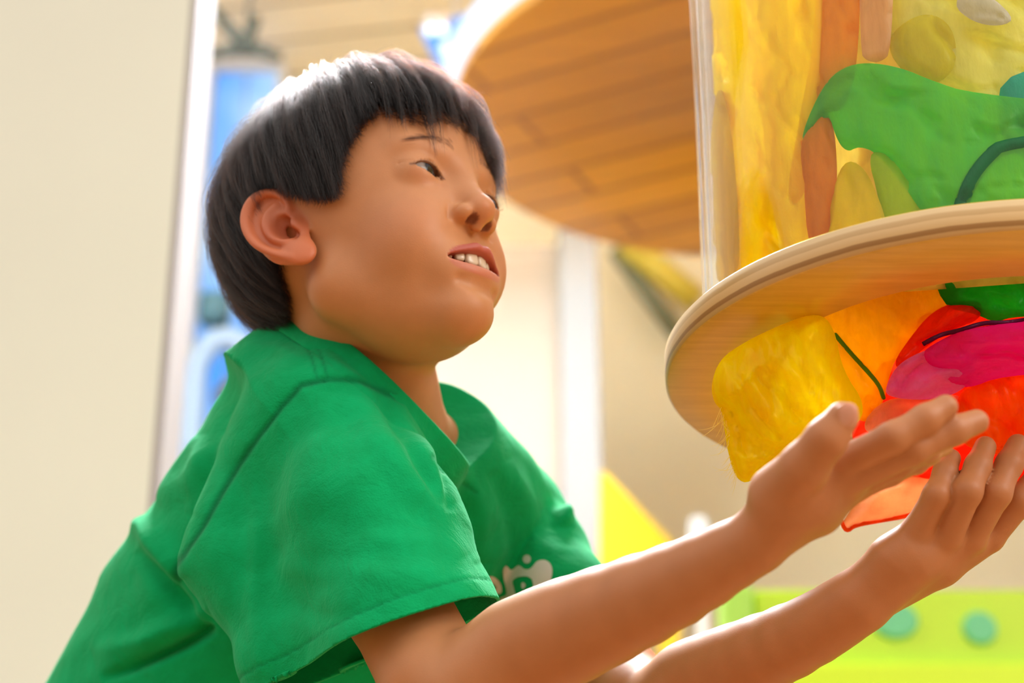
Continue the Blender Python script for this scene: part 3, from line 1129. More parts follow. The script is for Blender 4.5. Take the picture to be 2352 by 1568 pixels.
def ear_sdf(p, ax):
    q = np.stack([ax - 63.0, p[:, 1] - 2.0, p[:, 2] - 4.0], 1)
    a = q[:, 1] * -0.30 + q[:, 2] * 0.954
    b = -(q[:, 1] * 0.954 + q[:, 2] * 0.30) * 1.22
    o = q[:, 0] - 0.42 * b
    e = np.stack([a, b, o], 1).astype(np.float32)
    d = ell(e, (2, 13, 1.0), (30, 18, 4.5))
    lobe = ell(e, (-23, 5, 1.5), (9.5, 9, 4.5))
    d = smin(d, lobe, 6)
    d = smin(d, chain(e, *HELIX), 2.2)
    d = smax(d, -chain(e, *SCAPHA), 2.0)
    d = smin(d, chain(e, *ANTIHELIX), 2.5)
    d = smax(d, -ell(e, (0, 9, 5), (10.5, 6.5, 8.5)), 2.5)
    d = smin(d, ell(e, (-2, 0.5, 3.0), (6, 3.2, 4)), 2.5)
    d = smax(d, -ell(e, (-9, 4.0, 5), (4.5, 2.6, 5)), 2.0)
    return d


LIP_C = [(-22.8, 77.5, -41.5), (-14, 84, -38.2), (-6, 88.6, -35.6), (0, 89.6, -36.4)]


def lip_curves(ax, p):
    # signed heights of the lips over the mouth line, by distance from the midline
    s = np.clip(ax / 22.8, 0, 1)
    arch = np.sqrt(np.clip(1 - s ** 2, 0, 1))
    inner_up = -41.3 + 4.8 * arch ** 1.2
    inner_dn = -41.6 - 4.6 * arch ** 1.3
    outer_up = -41.3 + arch ** 0.9 * (10.2 + 1.1 * np.exp(-((ax - 5) / 4.0) ** 2))
    outer_dn = -41.8 - 10.8 * arch ** 0.9
    return inner_up, inner_dn, outer_up, outer_dn


def head_base(p, m):
    d = ell(p, (0, -9, 46), (70, 94, 85))
    d = smin(d, ell(p, (0, 24, -4), (52, 57, 66)), 22)
    d = smin(d, rcone(m, (0, 60, -62), (39, 8, -36), 20, 19), 16)
    d = smin(d, ell(m, (25, 54, -21), (23, 25, 30)), 13)
    d = smin(d, ell(p, (0, 36, -49), (30, 36, 28)), 14)
    d = smin(d, ell(p, (0, 70, -68), (15, 14, 12)), 14)
    return d


def head_sdf(p):
    """p in head millimetres"""
    x, y, z = p[:, 0], p[:, 1], p[:, 2]
    ax = np.abs(x)
    m = np.stack([ax, y, z], 1)
    d = head_base(p, m)
    # brow, glabella and the muzzle
    d = smin(d, ell(m, (20, 64, 38), (22, 14, 10)), 10)
    d = smin(d, ell(p, (0, 72, -42), (25, 15.5, 17)), 12)
    # hollow of the eyes
    d = smax(d, -ell(m, (24, 88, 20), (17, 11, 8)), 10)
    # lids
    lid = sph(m, EYE, 14.2)
    d = smin(d, lid, 4.0)
    # nose
    br = chain(m, [(0, 74, 30), (0, 81, 12), (0, 88, -1)], [7.5, 7.8, 8.5])
    d = smin(d, br, 9)
    d = smin(d, ell(p, (0, 90.0, -5.5), (9.0, 9.0, 7.8)), 5)
    d = smin(d, ell(m, (11.0, 83, -8.6), (5.9, 8.2, 5.8)), 3.5)
    d = smin(d, rcone(p, (0, 91.5, -9.5), (0, 86, -15), 2.8, 2.8), 4)
    # crease beside the wing of the nose
    d = smax(d, -chain(m, [(14.0, 88, 0), (18.2, 82.5, -6), (19.0, 80, -13)], [0.6, 1.1, 0.5]), 3.0)
    nos = ell(m, (6.3, 88.0, -14.6), (3.2, 4.4, 3.8))
    d = smax(d, -nos, 1.2)
    # lips
    iu, idn, ou, odn = lip_curves(ax, p)
    z0 = z
    z = z - MOUTH_TILT * (x + 22)
    s = np.clip(ax / 22.8, 0, 1)
    ylip = 88.8 - 11.5 * s ** 2.2
    upc = np.stack([ax * 0, y - (ylip - 2.2), z - (iu + 0.5 * (ou - iu))], 1)
    ru = 0.5 * (ou - iu) + 0.3
    lip_u = (np.sqrt((upc[:, 1] / 1.0) ** 2 + upc[:, 2] ** 2) - ru * 1.0) * 0.9
    loc = np.stack([ax * 0, y - (ylip - 4.4), z - (idn + 0.5 * (odn - idn))], 1)
    rl = 0.5 * (idn - odn) + 0.4
    lip_l = (np.sqrt((loc[:, 1]) ** 2 + loc[:, 2] ** 2) - rl) * 0.9
    cap = ax - 22.8
    lips = np.maximum(np.minimum(lip_u, lip_l), cap)
    d = smin(d, lips, 2.6)
    z = z0
    # fold under the lower lip, groove under the nose
    d = smax(d, -chain(m, [(0, 88.0, -58.0), (9, 86.5, -57.5), (15, 82, -55)], [3.2, 2.6, 1.0]), 6)
    d = smax(d, -rcone(p, (0, 91.5, -22), (0, 92.5, -31), 1.6, 1.9), 3)
    # opening of the mouth
    zt = z - MOUTH_TILT * (x + 22)
    mo = np.maximum(np.maximum(zt - iu, idn - zt), np.maximum(ax - 22.3, 62 - y))
    d = smax(d, -mo, 1.2)
    # eye slit
    es, up, dn, u = eye_slit(p, ax)
    es = np.maximum(es, 12.0 - (sph(m, EYE, 0.0)))
    d = smax(d, -es, 0.7)
    d = smin(d, ell(m, (17.6, 72.6, 18.4), (2.2, 3.0, 2.0)), 0.8)
    # fold of the upper lid
    uu = np.clip(u, 0.02, 0.98)
    crz = up + 2.3
    cr_y = np.sqrt(np.clip(14.3 ** 2 - (crz - EYE[2]) ** 2 - (ax - EYE[0]) ** 2, 4, None)) + EYE[1]
    gro = np.sqrt((z - crz) ** 2 + (y - cr_y) ** 2) - 0.55
    gro = np.maximum(gro, np.abs(u - 0.5) * 27 - 14.5)
    d = smax(d, -gro, 1.2)
    # ears
    d = smin(d, ear_sdf(p, ax), 3.0)
    return d.astype(np.float32)
VOX = 0.0013

# ------------------------------------------------------------------ the boy: neck, torso, arms and hands
def joints(rows):
    """rows of (px, py, depth, radius in photo pixels) -> points and radii in metres"""
    return [P(r[0], r[1], r[2]) for r in rows], [r[3] * r[2] / FPX for r in rows]


ARM_N = [(755, 1000, 1.115, 105), (1000, 1562, 0.985, 124), (1190, 1494, 0.962, 114), (1320, 1443, 0.945, 115), (1550, 1343, 0.912, 91), (1725, 1250, 0.885, 67)]
HAND_N = {
    'palm': [[(1735, 1243, .885, 64), (1810, 1148, .872, 78), (1850, 1085, .862, 50)],
             [(1745, 1243, .885, 60), (1860, 1140, .872, 66), (1930, 1080, .868, 40)],
             [(1755, 1246, .888, 52), (1875, 1160, .88, 62), (1955, 1104, .876, 42)],
             [(1765, 1238, .893, 46), (1880, 1172, .89, 54), (1955, 1118, .892, 38)]],
    'index': [(1935, 1064, .868, 40), (2050, 1005, .855, 35), (2125, 963, .858, 33), (2172, 934, .862, 28)],
    'middle': [(1950, 1098, .870, 40), (2098, 1030, .862, 36), (2190, 988, .866, 33), (2243, 968, .872, 28)],
    'ring': [(1955, 1114, .884, 36), (2062, 1066, .878, 31), (2128, 1036, .89, 28), (2165, 1022, .905, 25)],
    'little': [(1945, 1128, .896, 34), (2045, 1088, .893, 26), (2105, 1062, .903, 24), (2140, 1046, .915, 22)],
    'thumb': [(1792, 1136, .872, 73), (1848, 1072, .852, 56), (1898, 1008, .842, 47), (1934, 960, .842, 38)],
}
ARM_F = [(1180, 1195, 1.31, 80), (1470, 1625, 1.11, 106), (1590, 1575, 1.085, 100), (1700, 1525, 1.06, 91), (1868, 1445, 1.02, 76), (1968, 1382, 1.0, 68)]
HAND_F = {
    'palm': [[(1978, 1374, 1.0, 64), (2055, 1285, .99, 58), (2112, 1215, .987, 36)],
             [(1985, 1374, 1.0, 62), (2095, 1278, .99, 60), (2172, 1228, .99, 38)],
             [(1995, 1374, 1.0, 58), (2125, 1275, .998, 62), (2225, 1232, .998, 43)],
             [(2005, 1376, 1.01, 52), (2155, 1290, 1.006, 56), (2262, 1232, 1.008, 42)]],
    'little': [(2112, 1212, .984, 35), (2151, 1137, .976, 30), (2171, 1084, .985, 26), (2184, 1053, .993, 23)],
    'ring': [(2175, 1226, .986, 38), (2222, 1128, .974, 33), (2246, 1070, .985, 29), (2263, 1026, .994, 25)],
    'middle': [(2228, 1228, .994, 39), (2288, 1132, .984, 34), (2318, 1066, .994, 30), (2338, 1022, 1.003, 26)],
    'index': [(2275, 1226, 1.006, 36), (2342, 1150, 1.0, 33), (2392, 1090, 1.01, 30), (2424, 1050, 1.02, 27)],
    'thumb': [(2060, 1280, 1.03, 56), (2150, 1215, 1.05, 44), (2225, 1150, 1.06, 36), (2270, 1095, 1.065, 30)],
}


def hand_parts(H):
    parts = [joints(c) for c in H['palm']]
    fing = {k: joints(v) for k, v in H.items() if k != 'palm'}
    return parts, fing


HN, HF = hand_parts(HAND_N), hand_parts(HAND_F)


def finger(p, pts, rs):
    d = chain(p, pts, rs)
    # knuckles a little thicker than the bones between them
    for i in (1, 2):
        d = smin(d, sph(p, pts[i], rs[i] * 0.97), 0.004)
    return d


def hand_sdf(p, HH):
    palm, fing = HH
    d = None
    for pts, rs in palm:
        e = chain(p, pts, rs, 0.004)
        d = e if d is None else smin(d, e, 0.005)
    fs = None
    for k in ('index', 'middle', 'ring', 'little'):
        e = finger(p, *fing[k])
        fs = e if fs is None else smin(fs, e, 0.0014)
        # flesh between the knuckle and the palm
    d = smin(d, fs, 0.0035)
    d = smin(d, finger(p, *fing['thumb']), 0.004)
    return d


WEB = [P(1850, 1108, .852), P(1890, 1078, .846), P(1925, 1048, .85), P(1945, 1012, .858)]
NAIL_C = P(1943, 953, .8352)

_td = P(1934, 960, .842) - P(1895, 1006, .842)
_td /= np.linalg.norm(_td)
_tn = CAM - NAIL_C
_tn = _tn - _td * (_tn @ _td)
_tn /= np.linalg.norm(_tn)
NAIL_M = np.stack([_td, np.cross(_tn, _td), _tn], 1)

NECK_T = from_head((5, -19, -28))
NECK_B = P(872, 978, 1.183)
TOR_O = P(790, 1290, 1.24)
_t = P(862, 985, 1.20) - P(430, 1750, 1.29)
TOR_UP = _t / np.linalg.norm(_t)
_l = np.array([math.cos(math.radians(50)), math.sin(math.radians(50)), 0])
_l = _l - TOR_UP * (_l @ TOR_UP)
TOR_L = _l / np.linalg.norm(_l)
TOR_F = np.cross(TOR_UP, TOR_L)
TR = np.stack([TOR_L, TOR_F, TOR_UP], 1)
if (TOR_F @ np.array([math.sin(0.87), -math.cos(0.87), 0])) < 0:
    TOR_F = -TOR_F
    TR = np.stack([TOR_L, TOR_F, TOR_UP], 1)


def torso_sdf(p, g=0.0):
    q = ((p - TOR_O) @ TR).astype(np.float32)
    d = ell(q, (0, 0, 0), (0.118, 0.078, 0.13))
    d = smin(d, ell(q, (0, 0.004, -0.20), (0.118, 0.088, 0.2)), 0.05)
    sh = chain(p, [P(735, 985, 1.115), P(845, 985, 1.19), P(1010, 1120, 1.25), P(1180, 1195, 1.305)], [0.036, 0.036, 0.032, 0.030])
    d = smin(d, sh, 0.05)
    return d - g


def neck_sdf(p, g=0.0):
    return rcone(p, NECK_T, NECK_B, 0.040 + g, 0.043 + g)


def bounds(pts, rs):
    pts = np.array(pts)
    rs = np.array(rs)[:, None]
    return (pts - rs).min(0), (pts + rs).max(0)


def far_from(p, lo, hi, m):
    """True when the whole cluster of points p lies more than m outside the box"""
    c = (p.min(0) + p.max(0)) / 2
    r = (p.max(0) - p.min(0)) / 2
    q = np.maximum(np.maximum(lo - c, c - hi) - r, 0)
    return (q > m).any()


def all_joints(arm, hand):
    pts, rs = joints(arm)
    for c in hand['palm']:
        a, b = joints(c)
        pts += a
        rs += b
    for k, v in hand.items():
        if k != 'palm':
            a, b = joints(v)
            pts += a
            rs += b
    return bounds(pts, rs)


HB_N = bounds(*[sum((joints(v)[i] for k, v in HAND_N.items() if k != 'palm'), joints(HAND_N['palm'][0])[i] + joints(HAND_N['palm'][3])[i]) for i in (0, 1)])
HB_F = bounds(*[sum((joints(v)[i] for k, v in HAND_F.items() if k != 'palm'), joints(HAND_F['palm'][0])[i] + joints(HAND_F['palm'][3])[i]) for i in (0, 1)])
AN, AF = spline(*joints(ARM_N), 3), spline(*joints(ARM_F), 3)
BIG = 0.5


def body_sdf(p):
    p = np.asarray(p)
    spread = (p.max(0) - p.min(0)).max()
    coarse = spread > 0.06
    d = torso_sdf(p, -0.012)
    d = smin(d, neck_sdf(p), 0.016)
    hl = to_head(p).astype(np.float32)
    if coarse or not far_from(hl, np.array([-95, -105, -92]), np.array([95, 108, 135]), 15):
        hd = head_sdf(hl) / 1000.0
        d = smin(d, hd, 0.011)
    d = smin(d, chain(p, AN[0], AN[1], 0.006), 0.012)
    d = smin(d, chain(p, AF[0], AF[1], 0.006), 0.012)
    if coarse or not far_from(p, *HB_N, 0.012):
        h = hand_sdf(p, HN)
        h = smax(h, -chain(p, WEB, [0.0004, 0.0012, 0.0014, 0.001]), 0.002)
        nl = ell(((p - NAIL_C) @ NAIL_M * 1000).astype(np.float32), (0, 0, -0.4), (6.4, 5.2, 1.7)) / 1000.0
        h = smin(h, nl, 0.0003)
        d = smin(d, h, 0.006)
    if coarse or not far_from(p, *HB_F, 0.012):
        d = smin(d, hand_sdf(p, HF), 0.006)
    return d

# ------------------------------------------------------------------ the boy: green T-shirt
COL_B = P(692, 752, 1.215)
COL_F = P(1056, 1048, 1.132)
COL_C = (COL_B + COL_F) / 2
COL_U = (COL_F - COL_B) / np.linalg.norm(COL_F - COL_B)
COL_N = P(850, 838, 1.104)
_s = COL_N - COL_C
_s = _s - COL_U * (_s @ COL_U)
COL_S = _s / np.linalg.norm(_s)
COL_A = np.cross(COL_U, COL_S)
if COL_A @ TOR_UP < 0:
    COL_A = -COL_A
COL_RU = np.linalg.norm(COL_F - COL_B) / 2
COL_RS = np.linalg.norm(_s)


def plane3(a, b, c, toward):
    n = np.cross(b - a, c - a)
    n /= np.linalg.norm(n)
    if (toward - a) @ n < 0:
        n = -n
    return a, n


HEM_N = plane3(P(1150, 1388, 1.03), P(660, 1580, 1.06), P(890, 1440, 0.972), P(1100, 1750, 1.0))
HEM_F = plane3(P(1420, 1325, 1.24), P(1310, 1520, 1.22), P(1395, 1430, 1.17), P(1480, 1620, 1.11))
SL_N1 = joints([(765, 985, 1.102, 128), (862, 1205, 1.056, 172), (950, 1470, 1.012, 188), (985, 1560, 1.01, 196)])
SL_N2 = joints([(640, 1020, 1.135, 120), (575, 1270, 1.112, 128), (700, 1530, 1.06, 112), (740, 1620, 1.05, 110)])
SL_F = joints([(1175, 1190, 1.31, 88), (1225, 1275, 1.272, 112), (1290, 1380, 1.23, 114), (1350, 1480, 1.19, 118)])
BACK = joints([(735, 890, 1.19, 155), (695, 1060, 1.21, 215), (640, 1260, 1.24, 270), (560, 1460, 1.265, 325), (470, 1720, 1.29, 400)])


SHO = P(790, 930, 1.12)


def collar_q(p):
    q = p - COL_C
    s = q @ COL_S
    return q @ COL_U, np.where(s < 0, s / 0.64, s), q @ COL_A


def collar_cut(p):
    u, s, a = collar_q(p)
    rad = (np.sqrt((u / COL_RU) ** 2 + (s / COL_RS) ** 2 + 1e-9) - 1) * COL_RS
    return np.maximum(rad, -a - 0.10), a, rad


def shirt_parts(p):
    p = np.asarray(p)
    d = torso_sdf(p, 0.009)
    d = smin(d, chain(p, BACK[0], BACK[1], 0.03), 0.03)
    # the cloth rises round the neck
    u, s, a = collar_q(p)
    rr = np.sqrt((u / COL_RU) ** 2 + (s / COL_RS) ** 2 + 1e-9)
    cone = (rr - 1) * COL_RS * 0.9 - 0.003 + np.maximum(a, -0.09) * 0.14
    cone = np.maximum(np.maximum(cone, -a - 0.05), a)
    d = smin(d, cone, 0.022)
    d = smax(d, a - np.maximum(0, rr - 1.15) * COL_RS * 1.2, 0.002)
    sl = smin(chain(p, SL_N1[0], SL_N1[1], 0.03), chain(p, SL_N2[0], SL_N2[1], 0.03), 0.045)
    sl = np.maximum(sl, (p - HEM_N[0]) @ HEM_N[1])
    sf = np.maximum(chain(p, SL_F[0], SL_F[1], 0.02), (p - HEM_F[0]) @ HEM_F[1])
    return d, sl, sf


def shirt_sdf(p):
    p = np.asarray(p)
    d, sl, sf = shirt_parts(p)
    d = smin(d, sl, 0.004 + 0.026 * np.exp(-(((p - SHO) ** 2).sum(1)) / 0.09 ** 2))
    d = smin(d, sf, 0.006)
    return d

# ------------------------------------------------------------------ the boy: materials and meshes
def skin_material():
    m = mat('skin', (0.6, 0.25, 0.1), 0.48)
    t = NT(m)
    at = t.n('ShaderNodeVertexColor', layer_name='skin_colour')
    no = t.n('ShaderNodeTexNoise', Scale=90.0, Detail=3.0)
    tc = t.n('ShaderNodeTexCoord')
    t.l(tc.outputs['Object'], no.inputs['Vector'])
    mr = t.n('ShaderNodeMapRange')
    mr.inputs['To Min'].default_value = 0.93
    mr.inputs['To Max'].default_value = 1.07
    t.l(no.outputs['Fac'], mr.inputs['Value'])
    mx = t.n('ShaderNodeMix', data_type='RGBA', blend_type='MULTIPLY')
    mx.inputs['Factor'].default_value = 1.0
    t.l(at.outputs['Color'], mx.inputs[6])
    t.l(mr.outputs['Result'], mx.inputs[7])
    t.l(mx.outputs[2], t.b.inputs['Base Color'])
    fine = t.n('ShaderNodeTexNoise', Scale=1400.0, Detail=2.0)
    t.l(tc.outputs['Object'], fine.inputs['Vector'])
    bp = t.n('ShaderNodeBump', Strength=0.12, Distance=0.0006)
    t.l(fine.outputs['Fac'], bp.inputs['Height'])
    t.l(bp.outputs['Normal'], t.b.inputs['Normal'])
    t.b.inputs['Subsurface Weight'].default_value = 0.25
    t.b.inputs['Subsurface Radius'].default_value = (1.0, 0.35, 0.18)
    t.b.inputs['Subsurface Scale'].default_value = 0.006
    t.b.inputs['Specular IOR Level'].default_value = 0.4
    return m


SKIN = np.array([0.59, 0.268, 0.118])
CROWN = np.array([0, -0.2, 0.98]) / np.linalg.norm([0, -0.2, 0.98])
SKULL_O = np.array([0, -5, 40.0])
_f = np.array([0, 1.0, 0]) - CROWN * CROWN[1]
FR = _f / np.linalg.norm(_f)
LF = np.array([1.0, 0, 0])
CUT_PHI = [0, 8, 17, 25, 32, 37, 41, 44.5, 53, 57.5, 63, 70, 76.5, 83, 89, 94, 100, 106, 112, 128, 138, 156, 180]
CUT_TH = [94, 92.5, 96, 95, 91, 88, 90, 94, 102, 111, 122, 121, 117, 112, 105, 96, 95, 104, 124, 134, 138, 136, 135]


def hair_cut(phi):
    c = np.interp(np.abs(phi), CUT_PHI, CUT_TH)
    return c + 7.0 * np.clip((phi - 8) / 12, 0, 1) * np.clip((48 - phi) / 20, 0, 1)


def polar(l):
    v = l - SKULL_O
    v = v / np.linalg.norm(v, axis=1, keepdims=True)
    return np.degrees(np.arccos(np.clip(v @ CROWN, -1, 1))), np.degrees(np.arctan2(v @ LF, v @ FR))


def direction(th, ph):
    th, ph = np.radians(th), np.radians(ph)
    return (np.cos(th)[:, None] * CROWN + np.sin(th)[:, None] * (np.cos(ph)[:, None] * FR + np.sin(ph)[:, None] * LF))


def skull_radius_table():
    th = np.arange(0, 151, 3.0)
    ph = np.arange(-180, 181, 4.0)
    T, Ph = np.meshgrid(th, ph, indexing='ij')
    dv = direction(T.ravel(), Ph.ravel())
    r = np.full(len(dv), 55.0)
    for _ in range(40):
        q = (SKULL_O + dv * r[:, None]).astype(np.float32)
        m = q.copy()
        m[:, 0] = np.abs(m[:, 0])
        r = r - 0.8 * head_base(q, m)
    return th, ph, r.reshape(T.shape)


SK_TH, SK_PH, SK_R = skull_radius_table()


def skull_radius(th, ph):
    i = np.clip(th / 3.0, 0, len(SK_TH) - 1.001)
    j = np.clip((ph + 180) / 4.0, 0, len(SK_PH) - 1.001)
    i0, j0 = i.astype(int), j.astype(int)
    a, b = i - i0, j - j0
    return ((1 - a) * (1 - b) * SK_R[i0, j0] + a * (1 - b) * SK_R[i0 + 1, j0]
            + (1 - a) * b * SK_R[i0, j0 + 1] + a * b * SK_R[i0 + 1, j0 + 1])


def skin_colours(pos):
    c = np.tile(SKIN, (len(pos), 1))
    l = to_head(pos)
    x, y, z = l[:, 0], l[:, 1], l[:, 2]
    ax = np.abs(x)

    def blend(mask, rgb):
        mk = np.clip(mask, 0, 1)[:, None]
        c[:] = c * (1 - mk) + mk * np.array(rgb)

    inhead = (np.abs(x) < 95) & (np.abs(y) < 115) & (z > -95) & (z < 140)
    # warm cheeks, ears, nose tip
    blend(0.35 * np.exp(-(((ax - 38) / 20) ** 2 + ((y - 62) / 26) ** 2 + ((z + 18) / 18) ** 2)) * inhead, (0.60, 0.21, 0.10))
    blend(0.3 * np.exp(-((x / 10) ** 2 + ((y - 98) / 10) ** 2 + ((z + 7) / 10) ** 2)), (0.60, 0.20, 0.10))
    ear = ear_sdf(l.astype(np.float32), ax.astype(np.float32))
    blend(np.clip(1 - ear / 2.0, 0, 1) * inhead * (ax > 62) * 0.85, (0.60, 0.17, 0.075))
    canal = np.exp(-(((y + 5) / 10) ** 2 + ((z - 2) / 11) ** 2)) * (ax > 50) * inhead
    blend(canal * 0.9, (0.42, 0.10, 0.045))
    # lips and the inside of the mouth
    iu, idn, ou, odn = lip_curves(ax, l)
    face = inhead & (y > 60)
    soft = 0.9

    z = z - MOUTH_TILT * (x + 22) * (z < -25)

    def sm(v):
        return np.clip(0.5 + v / soft, 0, 1)
    lip = np.maximum(sm(ou - z) * sm(z - iu + 2.5), sm(idn + 2.5 - z) * sm(z - odn)) * sm(22.5 - ax) * face * (y > 74)
    blend(lip * 0.9 * (z > -42), (0.46, 0.095, 0.075))
    blend(lip * 0.75 * (z <= -42), (0.60, 0.20, 0.14))
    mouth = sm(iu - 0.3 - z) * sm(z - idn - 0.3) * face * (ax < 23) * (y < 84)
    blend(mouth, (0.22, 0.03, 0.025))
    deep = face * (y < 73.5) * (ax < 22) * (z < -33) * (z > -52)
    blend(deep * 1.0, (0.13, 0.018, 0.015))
    z = l[:, 2]
    # lashes at the rim of the lids
    es, up, dn, u = eye_slit(l, ax)
    inu = (u > 0.08) & (u < 1.03) & inhead & (y > 60)
    blend(np.exp(-((z - up - 0.1) / 0.65) ** 2) * inu * 0.75, (0.07, 0.03, 0.022))
    blend(np.exp(-((z - dn + 0.2) / 0.6) ** 2) * inu * 0.45, (0.22, 0.09, 0.06))
    blend(0.3 * np.exp(-((z - dn + 5) / 3.0) ** 2) * inu, (0.52, 0.20, 0.10))
    # inside the nostrils
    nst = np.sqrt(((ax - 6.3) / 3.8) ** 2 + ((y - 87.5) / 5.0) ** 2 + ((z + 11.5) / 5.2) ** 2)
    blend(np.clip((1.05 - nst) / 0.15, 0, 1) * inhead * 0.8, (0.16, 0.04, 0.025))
    # arms coloured darker and browner than the face
    arm_dark = np.clip(((pos - HC) @ AX_R - 0.03) / 0.08, 0, 1) * np.clip((1.09 - pos[:, 2]) / 0.02, 0, 1) * ~inhead
    c[:] = c * (1 - arm_dark[:, None] * np.array([0.15, 0.22, 0.28]))
    # scalp
    th, ph = polar(l)
    sc = np.clip((hair_cut(ph) - 7 - th) / 6, 0, 1) * (inhead & (ear > 1))
    blend(sc * 0.97, (0.012, 0.010, 0.010))
    # nails
    for (px, py, d, r, q) in NAILS:
        cen = P(px, py, d)
        dd = np.sqrt(((pos - cen) ** 2).sum(1))
        blend(np.clip((r - dd) / 0.0010, 0, 1) * 0.8, (0.66, 0.34, 0.24))
    # knuckle flush
    return c


NAILS = [(1955, 952, 0.8345, 0.0062, 0)]


person = thing('person', (P(430, 1750, 1.29)[0], P(430, 1750, 1.29)[1], 0.0),
               'boy in a green T-shirt reaching up with both hands to the scarves', 'person')

_lo = np.array([-0.36, 0.70, P(1000, 1700, 1.1)[2] - 0.04])
_hi = np.array([P(2480, 1000, 1.05)[0] + 0.02, 1.46, P(900, 100, 1.2)[2] + 0.02])
bpos, bquad = surface_nets(body_sdf, _lo, _hi, VOX)
body_me = mesh_from('body', bpos, bquad)
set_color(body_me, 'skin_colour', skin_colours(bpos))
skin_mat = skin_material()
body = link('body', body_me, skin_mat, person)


# eyes
def eye_mesh(s, gaze):
    n_lat, n_lon = 40, 48
    g = gaze / np.linalg.norm(gaze)
    a = np.cross(g, [0, 0, 1.0])
    a /= np.linalg.norm(a)
    b = np.cross(a, g)
    V, C, Fc = [], [], []
    for i in range(n_lat + 1):
        th = math.pi * (i / n_lat) ** 1.35
        for j in range(n_lon):
            ph = 2 * math.pi * j / n_lon
            rad = EYE_R + 0.55 * math.exp(-(th / 0.42) ** 2)
            V.append(rad * (math.cos(th) * g + math.sin(th) * (math.cos(ph) * a + math.sin(ph) * b)))
            if th < 0.19:
                C.append((0.004, 0.004, 0.005))
            elif th < 0.52:
                C.append((0.020, 0.018, 0.022) if th < 0.42 else (0.012, 0.010, 0.012))
            else:
                k = min(1, (th - 0.52) / 0.05)
                C.append(tuple(0.012 + k * (np.array((0.30, 0.25, 0.23)) - 0.012)))
    for i in range(n_lat):
        for j in range(n_lon):
            j2 = (j + 1) % n_lon
            Fc.append((i * n_lon + j, (i + 1) * n_lon + j, (i + 1) * n_lon + j2, i * n_lon + j2))
    c = EYE * np.array([s, 1, 1])
    me = mesh_from('eye', from_head(np.array(V) + c), np.array(Fc)[:, ::-1])
    set_color(me, 'eye_colour', np.array(C))
    return me


eye_mat = mat('eye', (0.7, 0.7, 0.7), 0.12)
_t = NT(eye_mat)
_a = _t.n('ShaderNodeVertexColor', layer_name='eye_colour')
_t.l(_a.outputs['Color'], _t.b.inputs['Base Color'])
eye_mat.node_tree.nodes['Principled BSDF'].inputs['Specular IOR Level'].default_value = 0.3
GAZE = np.array([3.6, 12.2, 0.6])
for s in (-1, 1):
    link('eye', eye_mesh(s, GAZE), eye_mat, person)


# teeth: upper row
def teeth_mesh():
    V, Fc = [], []
    for xc, w, h in ((-4.3, 4.25, 5.0), (4.3, 4.25, 5.0), (-11.6, 3.1, 4.2), (11.6, 3.1, 4.2), (-17.4, 2.8, 3.9), (17.4, 2.8, 3.9)):
        yc = 82.6 - xc * xc / 42.0
        ang = -math.atan(2 * xc / 42.0)
        zc = -38.6 + 0.010 * xc * xc + MOUTH_TILT * (xc + 22)
        off = len(V)
        nu, nv = 14, 20
        for i in range(nu + 1):
            a = math.pi * (i / nu - 0.5)
            for j in range(nv):
                b = 2 * math.pi * j / nv

                def pw(v, e=0.55):
                    return math.copysign(abs(v) ** e, v)
                x = w * pw(math.cos(a)) * pw(math.cos(b))
                y = 2.2 * pw(math.cos(a)) * pw(math.sin(b))
                z = h * pw(math.sin(a))
                V.append((xc + x * math.cos(ang) - y * math.sin(ang), yc + x * math.sin(ang) + y * math.cos(ang), zc + z))
        for i in range(nu):
            for j in range(nv):
                j2 = (j + 1) % nv
                Fc.append((off + i * nv + j, off + i * nv + j2, off + (i + 1) * nv + j2, off + (i + 1) * nv + j))
    return mesh_from('teeth', from_head(np.array(V)), np.array(Fc))


link('teeth', teeth_mesh(), mat('tooth', (0.78, 0.66, 0.52), 0.2), person)


# ------------------------------------------------------------------ the boy: hair
def strands(name, pts, radius, material, parent, label=None):
    """pts (n strands, k points, 3)"""
    n, k, _ = pts.shape
    hc = bpy.data.hair_curves.new(name)
    hc.add_curves([k] * n)
    hc.attributes['position'].data.foreach_set('vector', pts.astype(np.float32).ravel())
    ra = hc.attributes.get('radius') or hc.attributes.new('radius', 'FLOAT', 'POINT')
    tap = np.interp(np.linspace(0, 1, k), [0, 0.6, 1], [1, 0.9, 0.25])
    ra.data.foreach_set('value', np.tile(radius * tap, n).astype(np.float32))
    o = link(name, hc, material, parent, label)
    return o


def hair_material():
    m = bpy.data.materials.new('dark_hair')
    m.use_nodes = True
    nt = m.node_tree
    nt.nodes.clear()
    out = nt.nodes.new('ShaderNodeOutputMaterial')
    h = nt.nodes.new('ShaderNodeBsdfHairPrincipled')
    h.parametrization = 'MELANIN'
    h.inputs['Melanin'].default_value = 0.93
    h.inputs['Melanin Redness'].default_value = 0.35
    h.inputs['Roughness'].default_value = 0.28
    h.inputs['Radial Roughness'].default_value = 0.45
    h.inputs['Random Roughness'].default_value = 0.2
    h.inputs['Random Color'].default_value = 0.15
    nt.links.new(h.outputs[0], out.inputs['Surface'])
    return m


rng = np.random.default_rng(11)


